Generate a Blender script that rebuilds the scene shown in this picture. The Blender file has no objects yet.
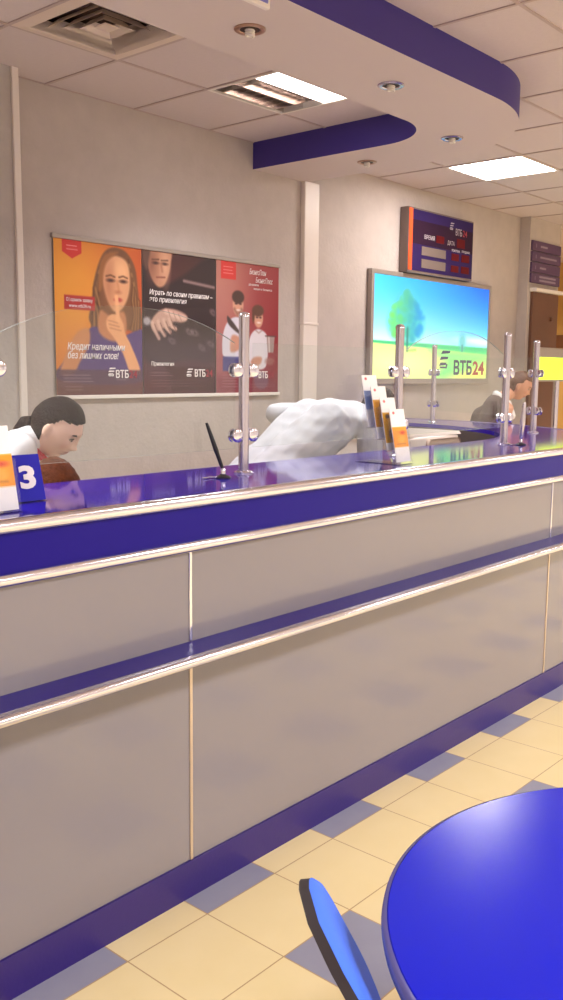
import bpy, bmesh, math, random
import numpy as np
from mathutils import Vector, Matrix, noise
random.seed(4)
SC = bpy.context.scene
COL = SC.collection
PI = math.pi

# ------------------------------------------------------------------ materials
def lin(c):
    return tuple(((v/255)/12.92 if v/255 <= .04045 else ((v/255+.055)/1.055)**2.4) for v in c)

def mat(name, rgb, rough=.5, metal=0., spec=.5, coat=0., coat_rough=.05, bump=0., bscale=60., var=0., vscale=4., emit=0.):
    m = bpy.data.materials.new(name); m.use_nodes = True
    nt = m.node_tree; b = nt.nodes['Principled BSDF']
    c = lin(rgb)
    b.inputs['Base Color'].default_value = (*c, 1)
    b.inputs['Roughness'].default_value = rough
    b.inputs['Metallic'].default_value = metal
    b.inputs['Specular IOR Level'].default_value = spec
    b.inputs['Coat Weight'].default_value = coat
    b.inputs['Coat Roughness'].default_value = coat_rough
    if emit:
        b.inputs['Emission Color'].default_value = (*c, 1)
        b.inputs['Emission Strength'].default_value = emit
    if bump or var:
        tc = nt.nodes.new('ShaderNodeTexCoord')
        if var:
            n = nt.nodes.new('ShaderNodeTexNoise'); n.inputs['Scale'].default_value = vscale; n.inputs['Detail'].default_value = 6
            nt.links.new(tc.outputs['Object'], n.inputs['Vector'])
            r = nt.nodes.new('ShaderNodeMapRange')
            r.inputs['From Min'].default_value = .3; r.inputs['From Max'].default_value = .7
            r.inputs['To Min'].default_value = 1-var; r.inputs['To Max'].default_value = 1+var
            nt.links.new(n.outputs['Fac'], r.inputs['Value'])
            h = nt.nodes.new('ShaderNodeVectorMath'); h.operation = 'SCALE'
            h.inputs[0].default_value = c
            nt.links.new(r.outputs['Result'], h.inputs['Scale'])
            nt.links.new(h.outputs['Vector'], b.inputs['Base Color'])
        if bump:
            n2 = nt.nodes.new('ShaderNodeTexNoise'); n2.inputs['Scale'].default_value = bscale; n2.inputs['Detail'].default_value = 5
            nt.links.new(tc.outputs['Object'], n2.inputs['Vector'])
            bp = nt.nodes.new('ShaderNodeBump'); bp.inputs['Strength'].default_value = bump; bp.inputs['Distance'].default_value = .01
            nt.links.new(n2.outputs['Fac'], bp.inputs['Height'])
            nt.links.new(bp.outputs['Normal'], b.inputs['Normal'])
    return m

def attr_mat(name, rough=.4, emit=0., coat=0., base=1.):
    m = bpy.data.materials.new(name); m.use_nodes = True
    nt = m.node_tree; b = nt.nodes['Principled BSDF']
    a = nt.nodes.new('ShaderNodeAttribute'); a.attribute_name = 'Col'
    b.inputs['Roughness'].default_value = rough
    b.inputs['Coat Weight'].default_value = coat
    if emit:
        b.inputs['Base Color'].default_value = (.02, .02, .02, 1)
        nt.links.new(a.outputs['Color'], b.inputs['Emission Color'])
        b.inputs['Emission Strength'].default_value = emit
    else:
        nt.links.new(a.outputs['Color'], b.inputs['Base Color'])
    return m

def glass_mat(name, tint=(.96, .98, .97), ior=1.5, rough=.0, haze=0.0):
    m = bpy.data.materials.new(name); m.use_nodes = True
    nt = m.node_tree; nt.nodes.clear()
    out = nt.nodes.new('ShaderNodeOutputMaterial')
    t = nt.nodes.new('ShaderNodeBsdfTransparent'); t.inputs[0].default_value = (*tint, 1)
    g = nt.nodes.new('ShaderNodeBsdfGlossy'); g.inputs['Roughness'].default_value = rough
    g.inputs['Color'].default_value = (1, 1, 1, 1)
    lw_ = nt.nodes.new('ShaderNodeLayerWeight'); lw_.inputs['Blend'].default_value = .5
    pw_ = nt.nodes.new('ShaderNodeMath'); pw_.operation = 'POWER'; nt.links.new(lw_.outputs['Facing'], pw_.inputs[0]); pw_.inputs[1].default_value = 5
    f = nt.nodes.new('ShaderNodeMapRange'); r0 = ((ior-1)/(ior+1))**2; f.inputs['To Min'].default_value = r0; f.inputs['To Max'].default_value = 1
    nt.links.new(pw_.outputs[0], f.inputs['Value'])
    mx = nt.nodes.new('ShaderNodeMixShader')
    nt.links.new(f.outputs[0], mx.inputs[0]); nt.links.new(t.outputs[0], mx.inputs[1]); nt.links.new(g.outputs[0], mx.inputs[2])
    last = mx
    if haze:
        d = nt.nodes.new('ShaderNodeBsdfDiffuse'); d.inputs[0].default_value = (.9, .88, .88, 1)
        m2 = nt.nodes.new('ShaderNodeMixShader'); m2.inputs[0].default_value = haze
        nt.links.new(mx.outputs[0], m2.inputs[1]); nt.links.new(d.outputs[0], m2.inputs[2]); last = m2
    nt.links.new(last.outputs[0], out.inputs[0])
    return m

M = {}
M['wall'] = mat('wall_plaster', (186, 174, 168), .8, bump=.28, bscale=45, var=.045, vscale=9)
M['wall2'] = mat('pilaster_plaster', (180, 171, 166), .8, bump=.3, bscale=40, var=.05, vscale=12)
M['hall'] = mat('hall_plaster', (214, 210, 212), .8)
M['ochre'] = mat('ochre_paint', (196, 160, 100), .7)
M['white'] = mat('white_paint', (228, 220, 214), .5)
M['trunk'] = mat('white_plastic_trunking', (226, 215, 208), .4)
M['tile'] = mat('ceiling_tile', (206, 192, 192), .9, bump=.15, bscale=160, var=.015, vscale=40)
M['grid'] = mat('ceiling_grid_metal', (182, 162, 158), .5)
M['soffit'] = mat('soffit_white', (206, 192, 190), .75)
M['soffit_blue'] = mat('soffit_blue', (56, 42, 128), .55)
M['panel'] = mat('counter_panel_laminate', (137, 130, 134), .14, spec=.5, var=.012, vscale=1.2)
M['blue'] = mat('counter_blue_laminate', (46, 24, 168), .07, spec=.5)
M['fascia'] = mat('fascia_blue_laminate', (24, 5, 128), .4, spec=.2)
M['plinth'] = mat('plinth_blue_laminate', (44, 24, 108), .35, bump=.05, bscale=90)
M['ledge'] = mat('ledge_blue_laminate', (38, 18, 124), .28, spec=.25)
M['chrome'] = mat('chrome', (224, 222, 234), .14, metal=1)
M['steel'] = mat('brushed_steel', (205, 198, 205), .22, metal=1)
M['alu'] = mat('aluminium_strip', (214, 196, 178), .3, metal=.8)
M['frame'] = mat('grey_metal_frame', (168, 158, 152), .35, metal=.5)
M['black'] = mat('black_plastic', (22, 20, 22), .35)
M['dark'] = mat('dark_recess', (58, 36, 28), .6)
M['vent'] = mat('vent_enamel', (214, 196, 184), .45)
M['bulb'] = mat('bulb_glass', (240, 232, 225), .25)
M['ring'] = mat('bronze_ring', (176, 140, 120), .3, metal=.7)
M['ring2'] = mat('chrome_ring', (190, 180, 200), .2, metal=.9)
M['louver'] = mat('mirror_louver', (220, 212, 208), .16, metal=1)
M['lamp'] = mat('lit_lamp', (255, 248, 244), .5, emit=9.0)
M['lampoff'] = mat('unlit_tube', (225, 215, 205), .3)
M['panel_light'] = mat('lit_panel', (255, 248, 244), .5, emit=34.0)
M['glass'] = glass_mat('clear_glass', ior=1.46)
M['edge'] = mat('glass_edge', (196, 206, 202), .1, spec=.8)
M['acryl'] = glass_mat('clear_acrylic', (.97, .97, .98), 1.4, 0.02, .015)
M['print'] = attr_mat('poster_print', .55)
M['leafprint'] = attr_mat('leaflet_print', .35)
M['lightprint'] = attr_mat('backlit_print', .3, emit=1.25)
M['skinprint'] = attr_mat('skin', .5)
M['text_white'] = mat('white_ink', (240, 232, 232), .5)
M['text_red'] = mat('red_ink', (150, 30, 52), .5)
M['signblue'] = mat('sign_blue', (36, 30, 168), .5, spec=.2)
M['signpale'] = mat('sign_pale_blue', (120, 120, 200), .35)
M['boardcase'] = mat('board_casing', (120, 104, 98), .5, metal=.2)
M['navy'] = mat('navy_panel', (40, 22, 76), .6, spec=.2)
M['maroon'] = mat('dark_maroon_panel', (40, 14, 40), .6, spec=.2)
M['orange'] = mat('orange_stripe', (236, 84, 36), .4)
M['led'] = mat('dark_red_led', (84, 3, 10), .6, spec=.2)
M['plate'] = mat('beige_plate', (112, 98, 92), .6, spec=.2)
M['signplum'] = mat('plum_plate', (84, 56, 92), .4)
M['door'] = mat('brown_door', (104, 66, 46), .5, var=.06, vscale=5)
M['hair_dark'] = mat('dark_brown_hair', (30, 12, 12), .55, spec=.15, bump=.5, bscale=130, var=.25, vscale=40)
M['hair_auburn'] = mat('auburn_hair', (92, 46, 24), .6, spec=.1, bump=.5, bscale=130, var=.3, vscale=40)
M['hair_brown'] = mat('brown_hair', (104, 72, 56), .6, bump=.4, bscale=150, var=.2, vscale=50)
M['shirt'] = mat('white_cotton', (236, 232, 236), .8, bump=.15, bscale=14)
M['shirt2'] = mat('pale_white_cotton', (206, 205, 212), .8, bump=.2, bscale=12)
M['scarf'] = mat('navy_scarf', (64, 62, 112), .7)
M['scarfred'] = mat('red_scarf_edge', (196, 40, 56), .7)
M['jacket'] = mat('brown_jacket', (66, 36, 30), .8, bump=.2, bscale=20)
M['trousers'] = mat('dark_trousers', (38, 36, 46), .8)
M['shoe'] = mat('black_shoe', (24, 22, 22), .4)
M['eyewhite'] = mat('eye_white', (176, 152, 144), .3)
M['iris'] = mat('eye_iris', (46, 30, 24), .2)
M['printer'] = mat('white_plastic', (236, 228, 222), .4)
M['printer2'] = mat('beige_plastic', (188, 166, 150), .45)
M['tabletop'] = mat('blue_table_laminate', (13, 24, 176), .19, spec=.28, bump=.02, bscale=300)
M['tableedge'] = mat('table_edge_band', (92, 88, 150), .25)
M['chairblue'] = mat('blue_upholstery', (66, 112, 232), .85, bump=.12, bscale=500)
M['chairshell'] = mat('dark_brown_shell', (30, 16, 18), .55)
M['orangepaper'] = mat('paper_white', (245, 242, 242), .6)
M['stool'] = mat('grey_stool', (90, 88, 96), .6)
M['yellow_glow'] = mat('glowing_yellow', (206, 236, 60), .4, emit=1.1)
M['pale_text'] = mat('pale_lettering', (170, 160, 168), .5)
M['logo_dark'] = mat('dark_blue_lettering', (30, 40, 96), .4)
M['logo_red'] = mat('red_lettering', (196, 50, 20), .4)
M['logo_white'] = M['text_white']

# ------------------------------------------------------------------ scene graph helpers (all shapes are given in world coordinates)
WLOC = {}
def _props(o, label, cat, group, kind):
    if label: o['label'] = label
    if cat: o['category'] = cat
    if group: o['group'] = group
    if kind: o['kind'] = kind

def thing(name, label, cat, base, group=None):
    o = bpy.data.objects.new(name, None); COL.objects.link(o)
    o.empty_display_size = .05
    o.location = base; WLOC[o] = Vector(base)
    _props(o, label, cat, group, None)
    return o

def obj(name, bm, m, parent=None, base=None, label=None, cat=None, group=None, kind=None, smooth=None):
    me = bpy.data.meshes.new(name)
    if base is None: base = WLOC[parent] if parent is not None else Vector((0, 0, 0))
    base = Vector(base)
    if isinstance(bm, bmesh.types.BMesh):
        bmesh.ops.translate(bm, verts=bm.verts, vec=-base)
        bm.to_mesh(me); bm.free()
    else:
        me = bm; me.name = name; me.transform(Matrix.Translation(-base))
    for x in (m if isinstance(m, (list, tuple)) else [m]): me.materials.append(x)
    if smooth is not None:
        me.shade_smooth()
        if smooth < 180:
            try: me.set_sharp_from_angle(angle=math.radians(smooth))
            except Exception: pass
    o = bpy.data.objects.new(name, me); COL.objects.link(o)
    o.location = base; WLOC[o] = base
    if parent is not None:
        o.parent = parent; o.location = base - WLOC[parent]
    _props(o, label, cat, group, kind)
    return o

def struct(name, bm, m, smooth=None, base=(0, 0, 0)):
    return obj(name, bm, m, None, base, kind='structure', smooth=smooth)

def copy_tree(o, loc, label=None):
    c = o.copy(); COL.objects.link(c); c.location = loc; WLOC[c] = Vector(loc)
    if label: c['label'] = label
    for ch in list(o.children):
        d = ch.copy(); COL.objects.link(d); d.parent = c
        for g in list(ch.children):
            e = g.copy(); COL.objects.link(e); e.parent = d
    return c

def B(): return bmesh.new()

def box(bm, x0, x1, y0, y1, z0, z1, mi=0, bev=0., seg=2, M4=None):
    r = bmesh.ops.create_cube(bm, size=1)
    vs = r['verts']
    for v in vs:
        v.co = Vector(((x0+x1)/2+v.co.x*(x1-x0), (y0+y1)/2+v.co.y*(y1-y0), (z0+z1)/2+v.co.z*(z1-z0)))
    fs = set(f for v in vs for f in v.link_faces)
    if bev:
        es = set(e for v in vs for e in v.link_edges)
        g = bmesh.ops.bevel(bm, geom=list(es), offset=bev, segments=seg, affect='EDGES', profile=.5)
        vs = list(set(v for f in g['faces'] for v in f.verts) | set(v for v in vs if v.is_valid))
        fs = set(f for v in vs for f in v.link_faces)
    for f in fs: f.material_index = mi
    if M4 is not None: bmesh.ops.transform(bm, matrix=M4, verts=vs)
    return vs

def lathe(bm, prof, c, n=32, axis=None, mi=0, cap=True):
    """prof: (radius, height) along the axis direction from c."""
    ax = Vector(axis or (0, 0, 1)).normalized()
    q = Vector((0, 0, 1)).rotation_difference(ax)
    c = Vector(c); rings = []
    for r, h in prof:
        ring = []
        for i in range(n):
            a = 2*PI*i/n
            ring.append(bm.verts.new(c+q @ Vector((r*math.cos(a), r*math.sin(a), h))))
        rings.append(ring)
    for a, b in zip(rings, rings[1:]):
        for i in range(n):
            f = bm.faces.new((a[i], a[(i+1) % n], b[(i+1) % n], b[i])); f.material_index = mi
    if cap:
        f = bm.faces.new(list(reversed(rings[0]))); f.material_index = mi
        f = bm.faces.new(rings[-1]); f.material_index = mi

def tube(bm, pts, r, n=10, mi=0, closed_caps=True):
    pts = [Vector(p) for p in pts]
    if not isinstance(r, (list, tuple)): r = [r]*len(pts)
    up = None; rings = []
    for i, p in enumerate(pts):
        t = (pts[min(i+1, len(pts)-1)]-pts[max(i-1, 0)]).normalized()
        if up is None:
            up = t.orthogonal().normalized()
        else:
            up = (up-t*up.dot(t)).normalized()
        s = t.cross(up)
        rings.append([bm.verts.new(p+(up*math.cos(2*PI*k/n)+s*math.sin(2*PI*k/n))*r[i]) for k in range(n)])
    for a, b in zip(rings, rings[1:]):
        for k in range(n):
            f = bm.faces.new((a[k], a[(k+1) % n], b[(k+1) % n], b[k])); f.material_index = mi
    f = bm.faces.new(list(reversed(rings[0]))); f.material_index = mi
    f = bm.faces.new(rings[-1]); f.material_index = mi

def capsule(bm, p0, r0, p1, r1, n=16):
    p0 = Vector(p0); p1 = Vector(p1); L = (p1-p0).length
    if L < 1e-5:
        L = 1e-4; ax = Vector((0, 0, 1))
    else: ax = (p1-p0)/L
    prof = [(r0*math.cos(a)+1e-5, r0*math.sin(a)) for a in (-PI/2*.98, -PI/3, -PI/6)]
    prof += [(r0, 0), ((r0+r1)/2, L/2), (r1, L)]
    prof += [(r1*math.cos(a)+1e-5, L+r1*math.sin(a)) for a in (PI/6, PI/3, PI/2*.98)]
    lathe(bm, prof, p0, n, ax)

def ellipsoid(bm, c, r, R=None, n=20):
    m = Matrix.Translation(c) @ (R.to_4x4() if R is not None else Matrix.Identity(4)) @ Matrix.Diagonal((*r, 1))
    bmesh.ops.create_uvsphere(bm, u_segments=n, v_segments=n//2+2, radius=1, matrix=m)

def prism_xy(bm, pts, z0, z1, mi_side=0, mi_top=0, mi_bot=0):
    lo = [bm.verts.new((x, y, z0)) for x, y in pts]; hi = [bm.verts.new((x, y, z1)) for x, y in pts]
    n = len(pts)
    for i in range(n):
        f = bm.faces.new((lo[i], lo[(i+1) % n], hi[(i+1) % n], hi[i])); f.material_index = mi_side
    f = bm.faces.new(hi); f.material_index = mi_top
    f = bm.faces.new(list(reversed(lo))); f.material_index = mi_bot

def prism_xz(bm, pts, y0, y1, mi=0):
    """polygon in the x-z plane, thick along y (y0 is the front)."""
    a = [bm.verts.new((x, y0, z)) for x, z in pts]; b = [bm.verts.new((x, y1, z)) for x, z in pts]
    n = len(pts)
    f1 = bm.faces.new(a); f2 = bm.faces.new(list(reversed(b)))
    fs = [f1, f2]
    for i in range(n): fs.append(bm.faces.new((a[i], b[i], b[(i+1) % n], a[(i+1) % n])))
    for f in fs: f.material_index = mi
    bmesh.ops.recalc_face_normals(bm, faces=fs)

def text_bm(s, size, pos, width=None, shear=0., bold=0., tilt=0., align='LEFT', depth=.0008, R=None):
    """lettering in an x-z plane facing -y (baseline starts at pos)."""
    cu = bpy.data.curves.new('lettering', 'FONT'); cu.body = s; cu.size = size; cu.shear = shear; cu.offset = bold
    cu.align_x = align; cu.extrude = depth/2; cu.resolution_u = 3
    o = bpy.data.objects.new('lettering', cu); COL.objects.link(o)
    bpy.context.view_layer.update()
    me = bpy.data.meshes.new_from_object(o.evaluated_get(bpy.context.evaluated_depsgraph_get()))
    bpy.data.objects.remove(o); bpy.data.curves.remove(cu)
    xs = [v.co.x for v in me.vertices]
    k = 1.
    if width: k = width/(max(xs)-min(xs))
    T = Matrix.Translation(pos) @ (R if R is not None else Matrix.Identity(4)) @ Matrix.Rotation(PI/2, 4, 'X') @ Matrix.Rotation(tilt, 4, 'Z') @ Matrix.Diagonal((k, 1, 1, 1))
    me.transform(T)
    bm = bmesh.new(); bm.from_mesh(me); bpy.data.meshes.remove(me)
    return bm

def join(dst, src, mi=0):
    me = bpy.data.meshes.new('tmp'); src.to_mesh(me); src.free()
    n0 = len(dst.faces); dst.from_mesh(me); bpy.data.meshes.remove(me)
    dst.faces.ensure_lookup_table()
    for f in dst.faces[n0:]: f.material_index = mi

# ------------------------------------------------------------------ little painter for printed pictures (colour attribute on a fine grid)
class Canvas:
    def __init__(s, W, H, aspect):
        s.W, s.H, s.asp = W, H, aspect         # aspect = height / width of the print
        s.u, s.v = np.meshgrid((np.arange(W)+.5)/W, (np.arange(H)+.5)/H)
        s.a = np.zeros((H, W, 3))
    def fill(s, fn): s.a[:] = fn(s.u, s.v)
    def _put(s, d, col, soft, al):
        k = np.clip(.5-d/soft, 0, 1)[..., None]*al
        s.a = s.a*(1-k)+np.array(col, float)*k
    def ell(s, cx, cy, rx, ry, col, rot=0., soft=.02, al=1.):
        du = s.u-cx; dv = (s.v-cy)*s.asp; ry = ry*s.asp
        c, n = math.cos(rot), math.sin(rot)
        x = du*c+dv*n; y = -du*n+dv*c
        q = np.sqrt((x/rx)**2+(y/ry)**2)
        s._put((q-1)*min(rx, ry), col, soft, al)
    def poly(s, pts, col, soft=.015, al=1., smooth=True):
        P = np.array(pts, float)
        if smooth:
            n = len(P); out = []
            for i in range(n):
                a, b, c, d = P[i-1], P[i], P[(i+1) % n], P[(i+2) % n]
                for t in np.linspace(0, 1, 6, endpoint=False):
                    out.append(.5*(2*b+(c-a)*t+(2*a-5*b+4*c-d)*t*t+(3*b-a-3*c+d)*t**3))
            P = np.array(out)
        P = P*np.array([1, s.asp]); X = s.u; Y = s.v*s.asp
        dist = np.full(X.shape, 9.); ins = np.zeros(X.shape, bool)
        for (x0, y0), (x1, y1) in zip(P, np.roll(P, -1, 0)):
            dx, dy = x1-x0, y1-y0; L = dx*dx+dy*dy+1e-12
            t = np.clip(((X-x0)*dx+(Y-y0)*dy)/L, 0, 1)
            dist = np.minimum(dist, np.hypot(X-x0-t*dx, Y-y0-t*dy))
            if abs(dy) > 1e-12:
                ins ^= ((y0 > Y) != (y1 > Y)) & (X < (x1-x0)*(Y-y0)/dy+x0)
        s._put(np.where(ins, -dist, dist), col, soft, al)
    def line(s, pts, w, col, soft=.012, al=1.):
        d = np.full(s.u.shape, 9.); X = s.u; Y = s.v*s.asp
        for (x0, y0), (x1, y1) in zip(pts, pts[1:]):
            y0 *= s.asp; y1 *= s.asp
            dx, dy = x1-x0, y1-y0; L = dx*dx+dy*dy+1e-12
            t = np.clip(((X-x0)*dx+(Y-y0)*dy)/L, 0, 1)
            d = np.minimum(d, np.hypot(X-x0-t*dx, Y-y0-t*dy))
        s._put(d-w/2, col, soft, al)
    def noise(s, amp, seed=1, cells=24):
        r = np.random.default_rng(seed).normal(0, amp, (s.H, s.W, 1)); s.a = s.a+r
    def bm(s, origin, ex, ez, thick=None):
        """grid of quads; origin = top-left corner, ex = vector along the width, ez = vector down the height. Returns a mesh with attribute Col."""
        W, H = s.W, s.H
        o = np.array(origin, float); ex = np.array(ex, float); ez = np.array(ez, float)
        iu, iv = np.meshgrid(np.linspace(0, 1, W+1), np.linspace(0, 1, H+1))
        V = o+iu[..., None]*ex+iv[..., None]*ez
        V = V.reshape(-1, 3)
        i, j = np.meshgrid(np.arange(W), np.arange(H))
        a = (j*(W+1)+i).ravel()
        F = np.stack([a, a+W+1, a+W+2, a+1], 1)
        me = bpy.data.meshes.new('print')
        me.from_pydata(V.tolist(), [], F.tolist())
        at = me.color_attributes.new('Col', 'FLOAT_COLOR', 'CORNER')
        c = np.clip(s.a, 0, 255)/255
        c = np.where(c <= .04045, c/12.92, ((c+.055)/1.055)**2.4).reshape(-1, 3)
        c4 = np.concatenate([np.repeat(c, 4, 0), np.ones((len(c)*4, 1))], 1)
        at.data.foreach_set('color', c4.ravel().astype(np.float32))
        return me

# ------------------------------------------------------------------ camera
f_px, pitch, yaw, roll = 921.915, math.radians(7.9495), math.radians(41.1694), math.radians(.5589)
HC = 1.6
Fw = Vector((math.cos(yaw)*math.cos(pitch), math.sin(yaw)*math.cos(pitch), -math.sin(pitch)))
Rt = Vector((math.sin(yaw), -math.cos(yaw), 0)); Up = Rt.cross(Fw)
r_ = Rt*math.cos(roll)+Up*math.sin(roll); u_ = -Rt*math.sin(roll)+Up*math.cos(roll)
cam = bpy.data.cameras.new('camera'); co = bpy.data.objects.new('camera', cam); COL.objects.link(co)
co.matrix_world = Matrix(((r_.x, u_.x, -Fw.x, 0), (r_.y, u_.y, -Fw.y, 0), (r_.z, u_.z, -Fw.z, HC), (0, 0, 0, 1)))
cam.sensor_fit = 'VERTICAL'; cam.sensor_height = 36; cam.sensor_width = 36*.563; cam.lens = f_px/1000*36
cam.clip_start = .05
SC.camera = co

# ------------------------------------------------------------------ room
YW, ZC = 4.30, 3.08
X0, X1, Y0 = -3.0, 12.0, -6.0
# floor: cream 30 cm tiles, every second tile of every second row bluish
m = bpy.data.materials.new('floor_tiles'); m.use_nodes = True
nt = m.node_tree; bs = nt.nodes['Principled BSDF']
tc = nt.nodes.new('ShaderNodeTexCoord'); sx = nt.nodes.new('ShaderNodeSeparateXYZ'); nt.links.new(tc.outputs['Object'], sx.inputs[0])
def mth(op, a, b=None, c=None):
    n = nt.nodes.new('ShaderNodeMath'); n.operation = op
    for i, q in enumerate((a, b, c)):
        if q is None: continue
        if isinstance(q, (int, float)): n.inputs[i].default_value = q
        else: nt.links.new(q, n.inputs[i])
    return n.outputs[0]
TS = .3015
ux = mth('DIVIDE', mth('ADD', sx.outputs[0], 20*TS-1.778), TS)
uy = mth('DIVIDE', mth('ADD', sx.outputs[1], 40*TS-1.832), TS)
fx = mth('FRACT', ux); fy = mth('FRACT', uy); ix = mth('FLOOR', ux); iy = mth('FLOOR', uy)
ex_ = mth('LESS_THAN', mth('MODULO', ix, 2.), .5); ey_ = mth('LESS_THAN', mth('MODULO', iy, 2.), .5)
bluef = mth('MULTIPLY', ex_, ey_)
ed = mth('MINIMUM', mth('MINIMUM', fx, mth('SUBTRACT', 1., fx)), mth('MINIMUM', fy, mth('SUBTRACT', 1., fy)))
grout = mth('LESS_THAN', ed, .0065)
nz = nt.nodes.new('ShaderNodeTexNoise'); nz.inputs['Scale'].default_value = 7; nz.inputs['Detail'].default_value = 8; nt.links.new(tc.outputs['Object'], nz.inputs['Vector'])
cr = nt.nodes.new('ShaderNodeMix'); cr.data_type = 'RGBA'; nt.links.new(nz.outputs['Fac'], cr.inputs['Factor'])
cr.inputs['A'].default_value = (*lin((242, 222, 174)), 1); cr.inputs['B'].default_value = (*lin((234, 212, 156)), 1)
cb = nt.nodes.new('ShaderNodeMix'); cb.data_type = 'RGBA'; nt.links.new(nz.outputs['Fac'], cb.inputs['Factor'])
cb.inputs['A'].default_value = (*lin((156, 156, 170)), 1); cb.inputs['B'].default_value = (*lin((142, 140, 160)), 1)
c1 = nt.nodes.new('ShaderNodeMix'); c1.data_type = 'RGBA'; nt.links.new(bluef, c1.inputs['Factor']); nt.links.new(cr.outputs['Result'], c1.inputs['A']); nt.links.new(cb.outputs['Result'], c1.inputs['B'])
c2 = nt.nodes.new('ShaderNodeMix'); c2.data_type = 'RGBA'; nt.links.new(grout, c2.inputs['Factor']); nt.links.new(c1.outputs['Result'], c2.inputs['A']); c2.inputs['B'].default_value = (*lin((190, 156, 112)), 1)
nt.links.new(c2.outputs['Result'], bs.inputs['Base Color'])
bs.inputs['Roughness'].default_value = .38
bp = nt.nodes.new('ShaderNodeBump'); bp.invert = True; bp.inputs['Strength'].default_value = .4; bp.inputs['Distance'].default_value = .002
nt.links.new(grout, bp.inputs['Height']); nt.links.new(bp.outputs['Normal'], bs.inputs['Normal'])
M['floor'] = m
bm = B(); box(bm, X0, X1, Y0, 7.0, -.1, 0); struct('floor', bm, M['floor'])

# walls
bm = B(); box(bm, 2.745, 9.02, YW, YW+.15, 0, 3.3); struct('wall_back', bm, M['wall'])
bm = B(); box(bm, X0, 2.745, 4.19, YW+.15, 0, 3.3); struct('wall_alcove', bm, M['wall2'])
bm = B(); box(bm, X0-.15, X0, Y0, 7.0, 0, 3.3); struct('wall_left', bm, M['hall'])
bm = B(); box(bm, X0, X1, Y0-.15, Y0, 0, 3.3); struct('wall_front', bm, M['hall'])
bm = B(); box(bm, X1, X1+.15, Y0, 4.45, 0, 3.3); struct('wall_right', bm, M['hall'])
bm = B(); box(bm, X1, X1+.15, 4.45, 7.0, 0, 3.3); struct('wall_right_recess', bm, M['ochre'])
bm = B(); box(bm, 8.36, 9.02, 4.195, YW+.001, 0, 3.08); struct('wall_pier', bm, M['wall'])
bm = B(); box(bm, 8.87, 9.02, YW+.15, 7.0, 0, 3.3); struct('wall_recess', bm, M['ochre'])
bm = B(); box(bm, 9.02, X1, 7.0, 7.15, 0, 3.3); struct('wall_far', bm, M['ochre'])
bm = B(); box(bm, X1-.03, X1, 4.45, 7.0, 1.95, 2.12); struct('trim_1', bm, M['door'])
# corner trim of the left pilaster and the white cable trunking
bm = B(); box(bm, 2.722, 2.76, 4.175, YW, 0, ZC, bev=.004); struct('trim_2', bm, M['trunk'])
bm = B(); box(bm, 5.09, 5.25, YW-.04, YW, 0, 2.91, bev=.006); box(bm, 5.085, 5.255, YW-.044, YW, 1.93, 1.945, bev=.002); struct('trim_3', bm, M['trunk'])
# brown door leaf on the pier, white lintel strip
bm = B(); box(bm, 8.42, 8.98, 4.165, 4.195, 0, 2.385, bev=.004); box(bm, 8.80, 8.84, 4.14, 4.166, 2.12, 2.16, bev=.006); struct('door_1', bm, M['door'])
bm = B(); box(bm, 8.40, 9.0, 4.12, 4.195, 2.385, 2.42, bev=.004); struct('trim_4', bm, M['white'])

# ceiling: 60 cm tiles, with openings for the two recessed lights and the vent
holes = {(2.4, 3.1), (3.6, 3.1), (6.0, 3.1)}
bm = B()
nx = int(round((X1-X0)/.6)); gx = [X0+.6*i for i in range(nx+1)]
gy = [YW-.6*k for k in range(0, 18)]
def key(x, y): return (round(x, 2), round(y, 2))
for x in gx[:-1]:
    for y in gy[1:]:
        if y < Y0-.6: continue
        if key(x, y) in holes: continue
        box(bm, x+.004, x+.596, y+.004, y+.596, ZC, ZC+.02, bev=.003, seg=1)
box(bm, X0, X1, YW, 7.0, ZC, ZC+.02)
struct('ceiling', bm, M['tile'])
bm = B(); box(bm, X0-.15, X1+.15, Y0-.15, 7.15, 3.3, 3.4); struct('ceiling_slab', bm, M['hall'])
bm = B()
for x in gx:
    box(bm, x-.009, x+.009, Y0, YW, ZC-.005, ZC+.004)
for y in gy:
    if y > Y0: box(bm, X0, X1, y-.009, y+.009, ZC-.0045, ZC+.0035)
struct('trim_5', bm, M['grid'])

# dropped soffit: strip along the counter that turns through a rounded corner to the wall
ZS = 2.91
def arc(cx, cy, r, a0, a1, n): return [(cx+r*math.cos(math.radians(a0+(a1-a0)*i/n)), cy+r*math.sin(math.radians(a0+(a1-a0)*i/n))) for i in range(n+1)]
outer = [(X0+.02, 2.30)] + arc(4.17, 3.27, .97, -90, 0, 28) + [(5.14, YW)]
inner = [(4.60, YW)] + list(reversed(arc(4.22, 3.24, .38, -90, 0, 20))) + [(X0+.02, 2.86)]
pts = outer+inner
bm = B(); prism_xy(bm, pts, ZS, ZC, 1, 0, 0)
bmesh.ops.recalc_face_normals(bm, faces=bm.faces)
struct('trim_6', bm, [M['soffit'], M['soffit_blue']], smooth=40)

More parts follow.
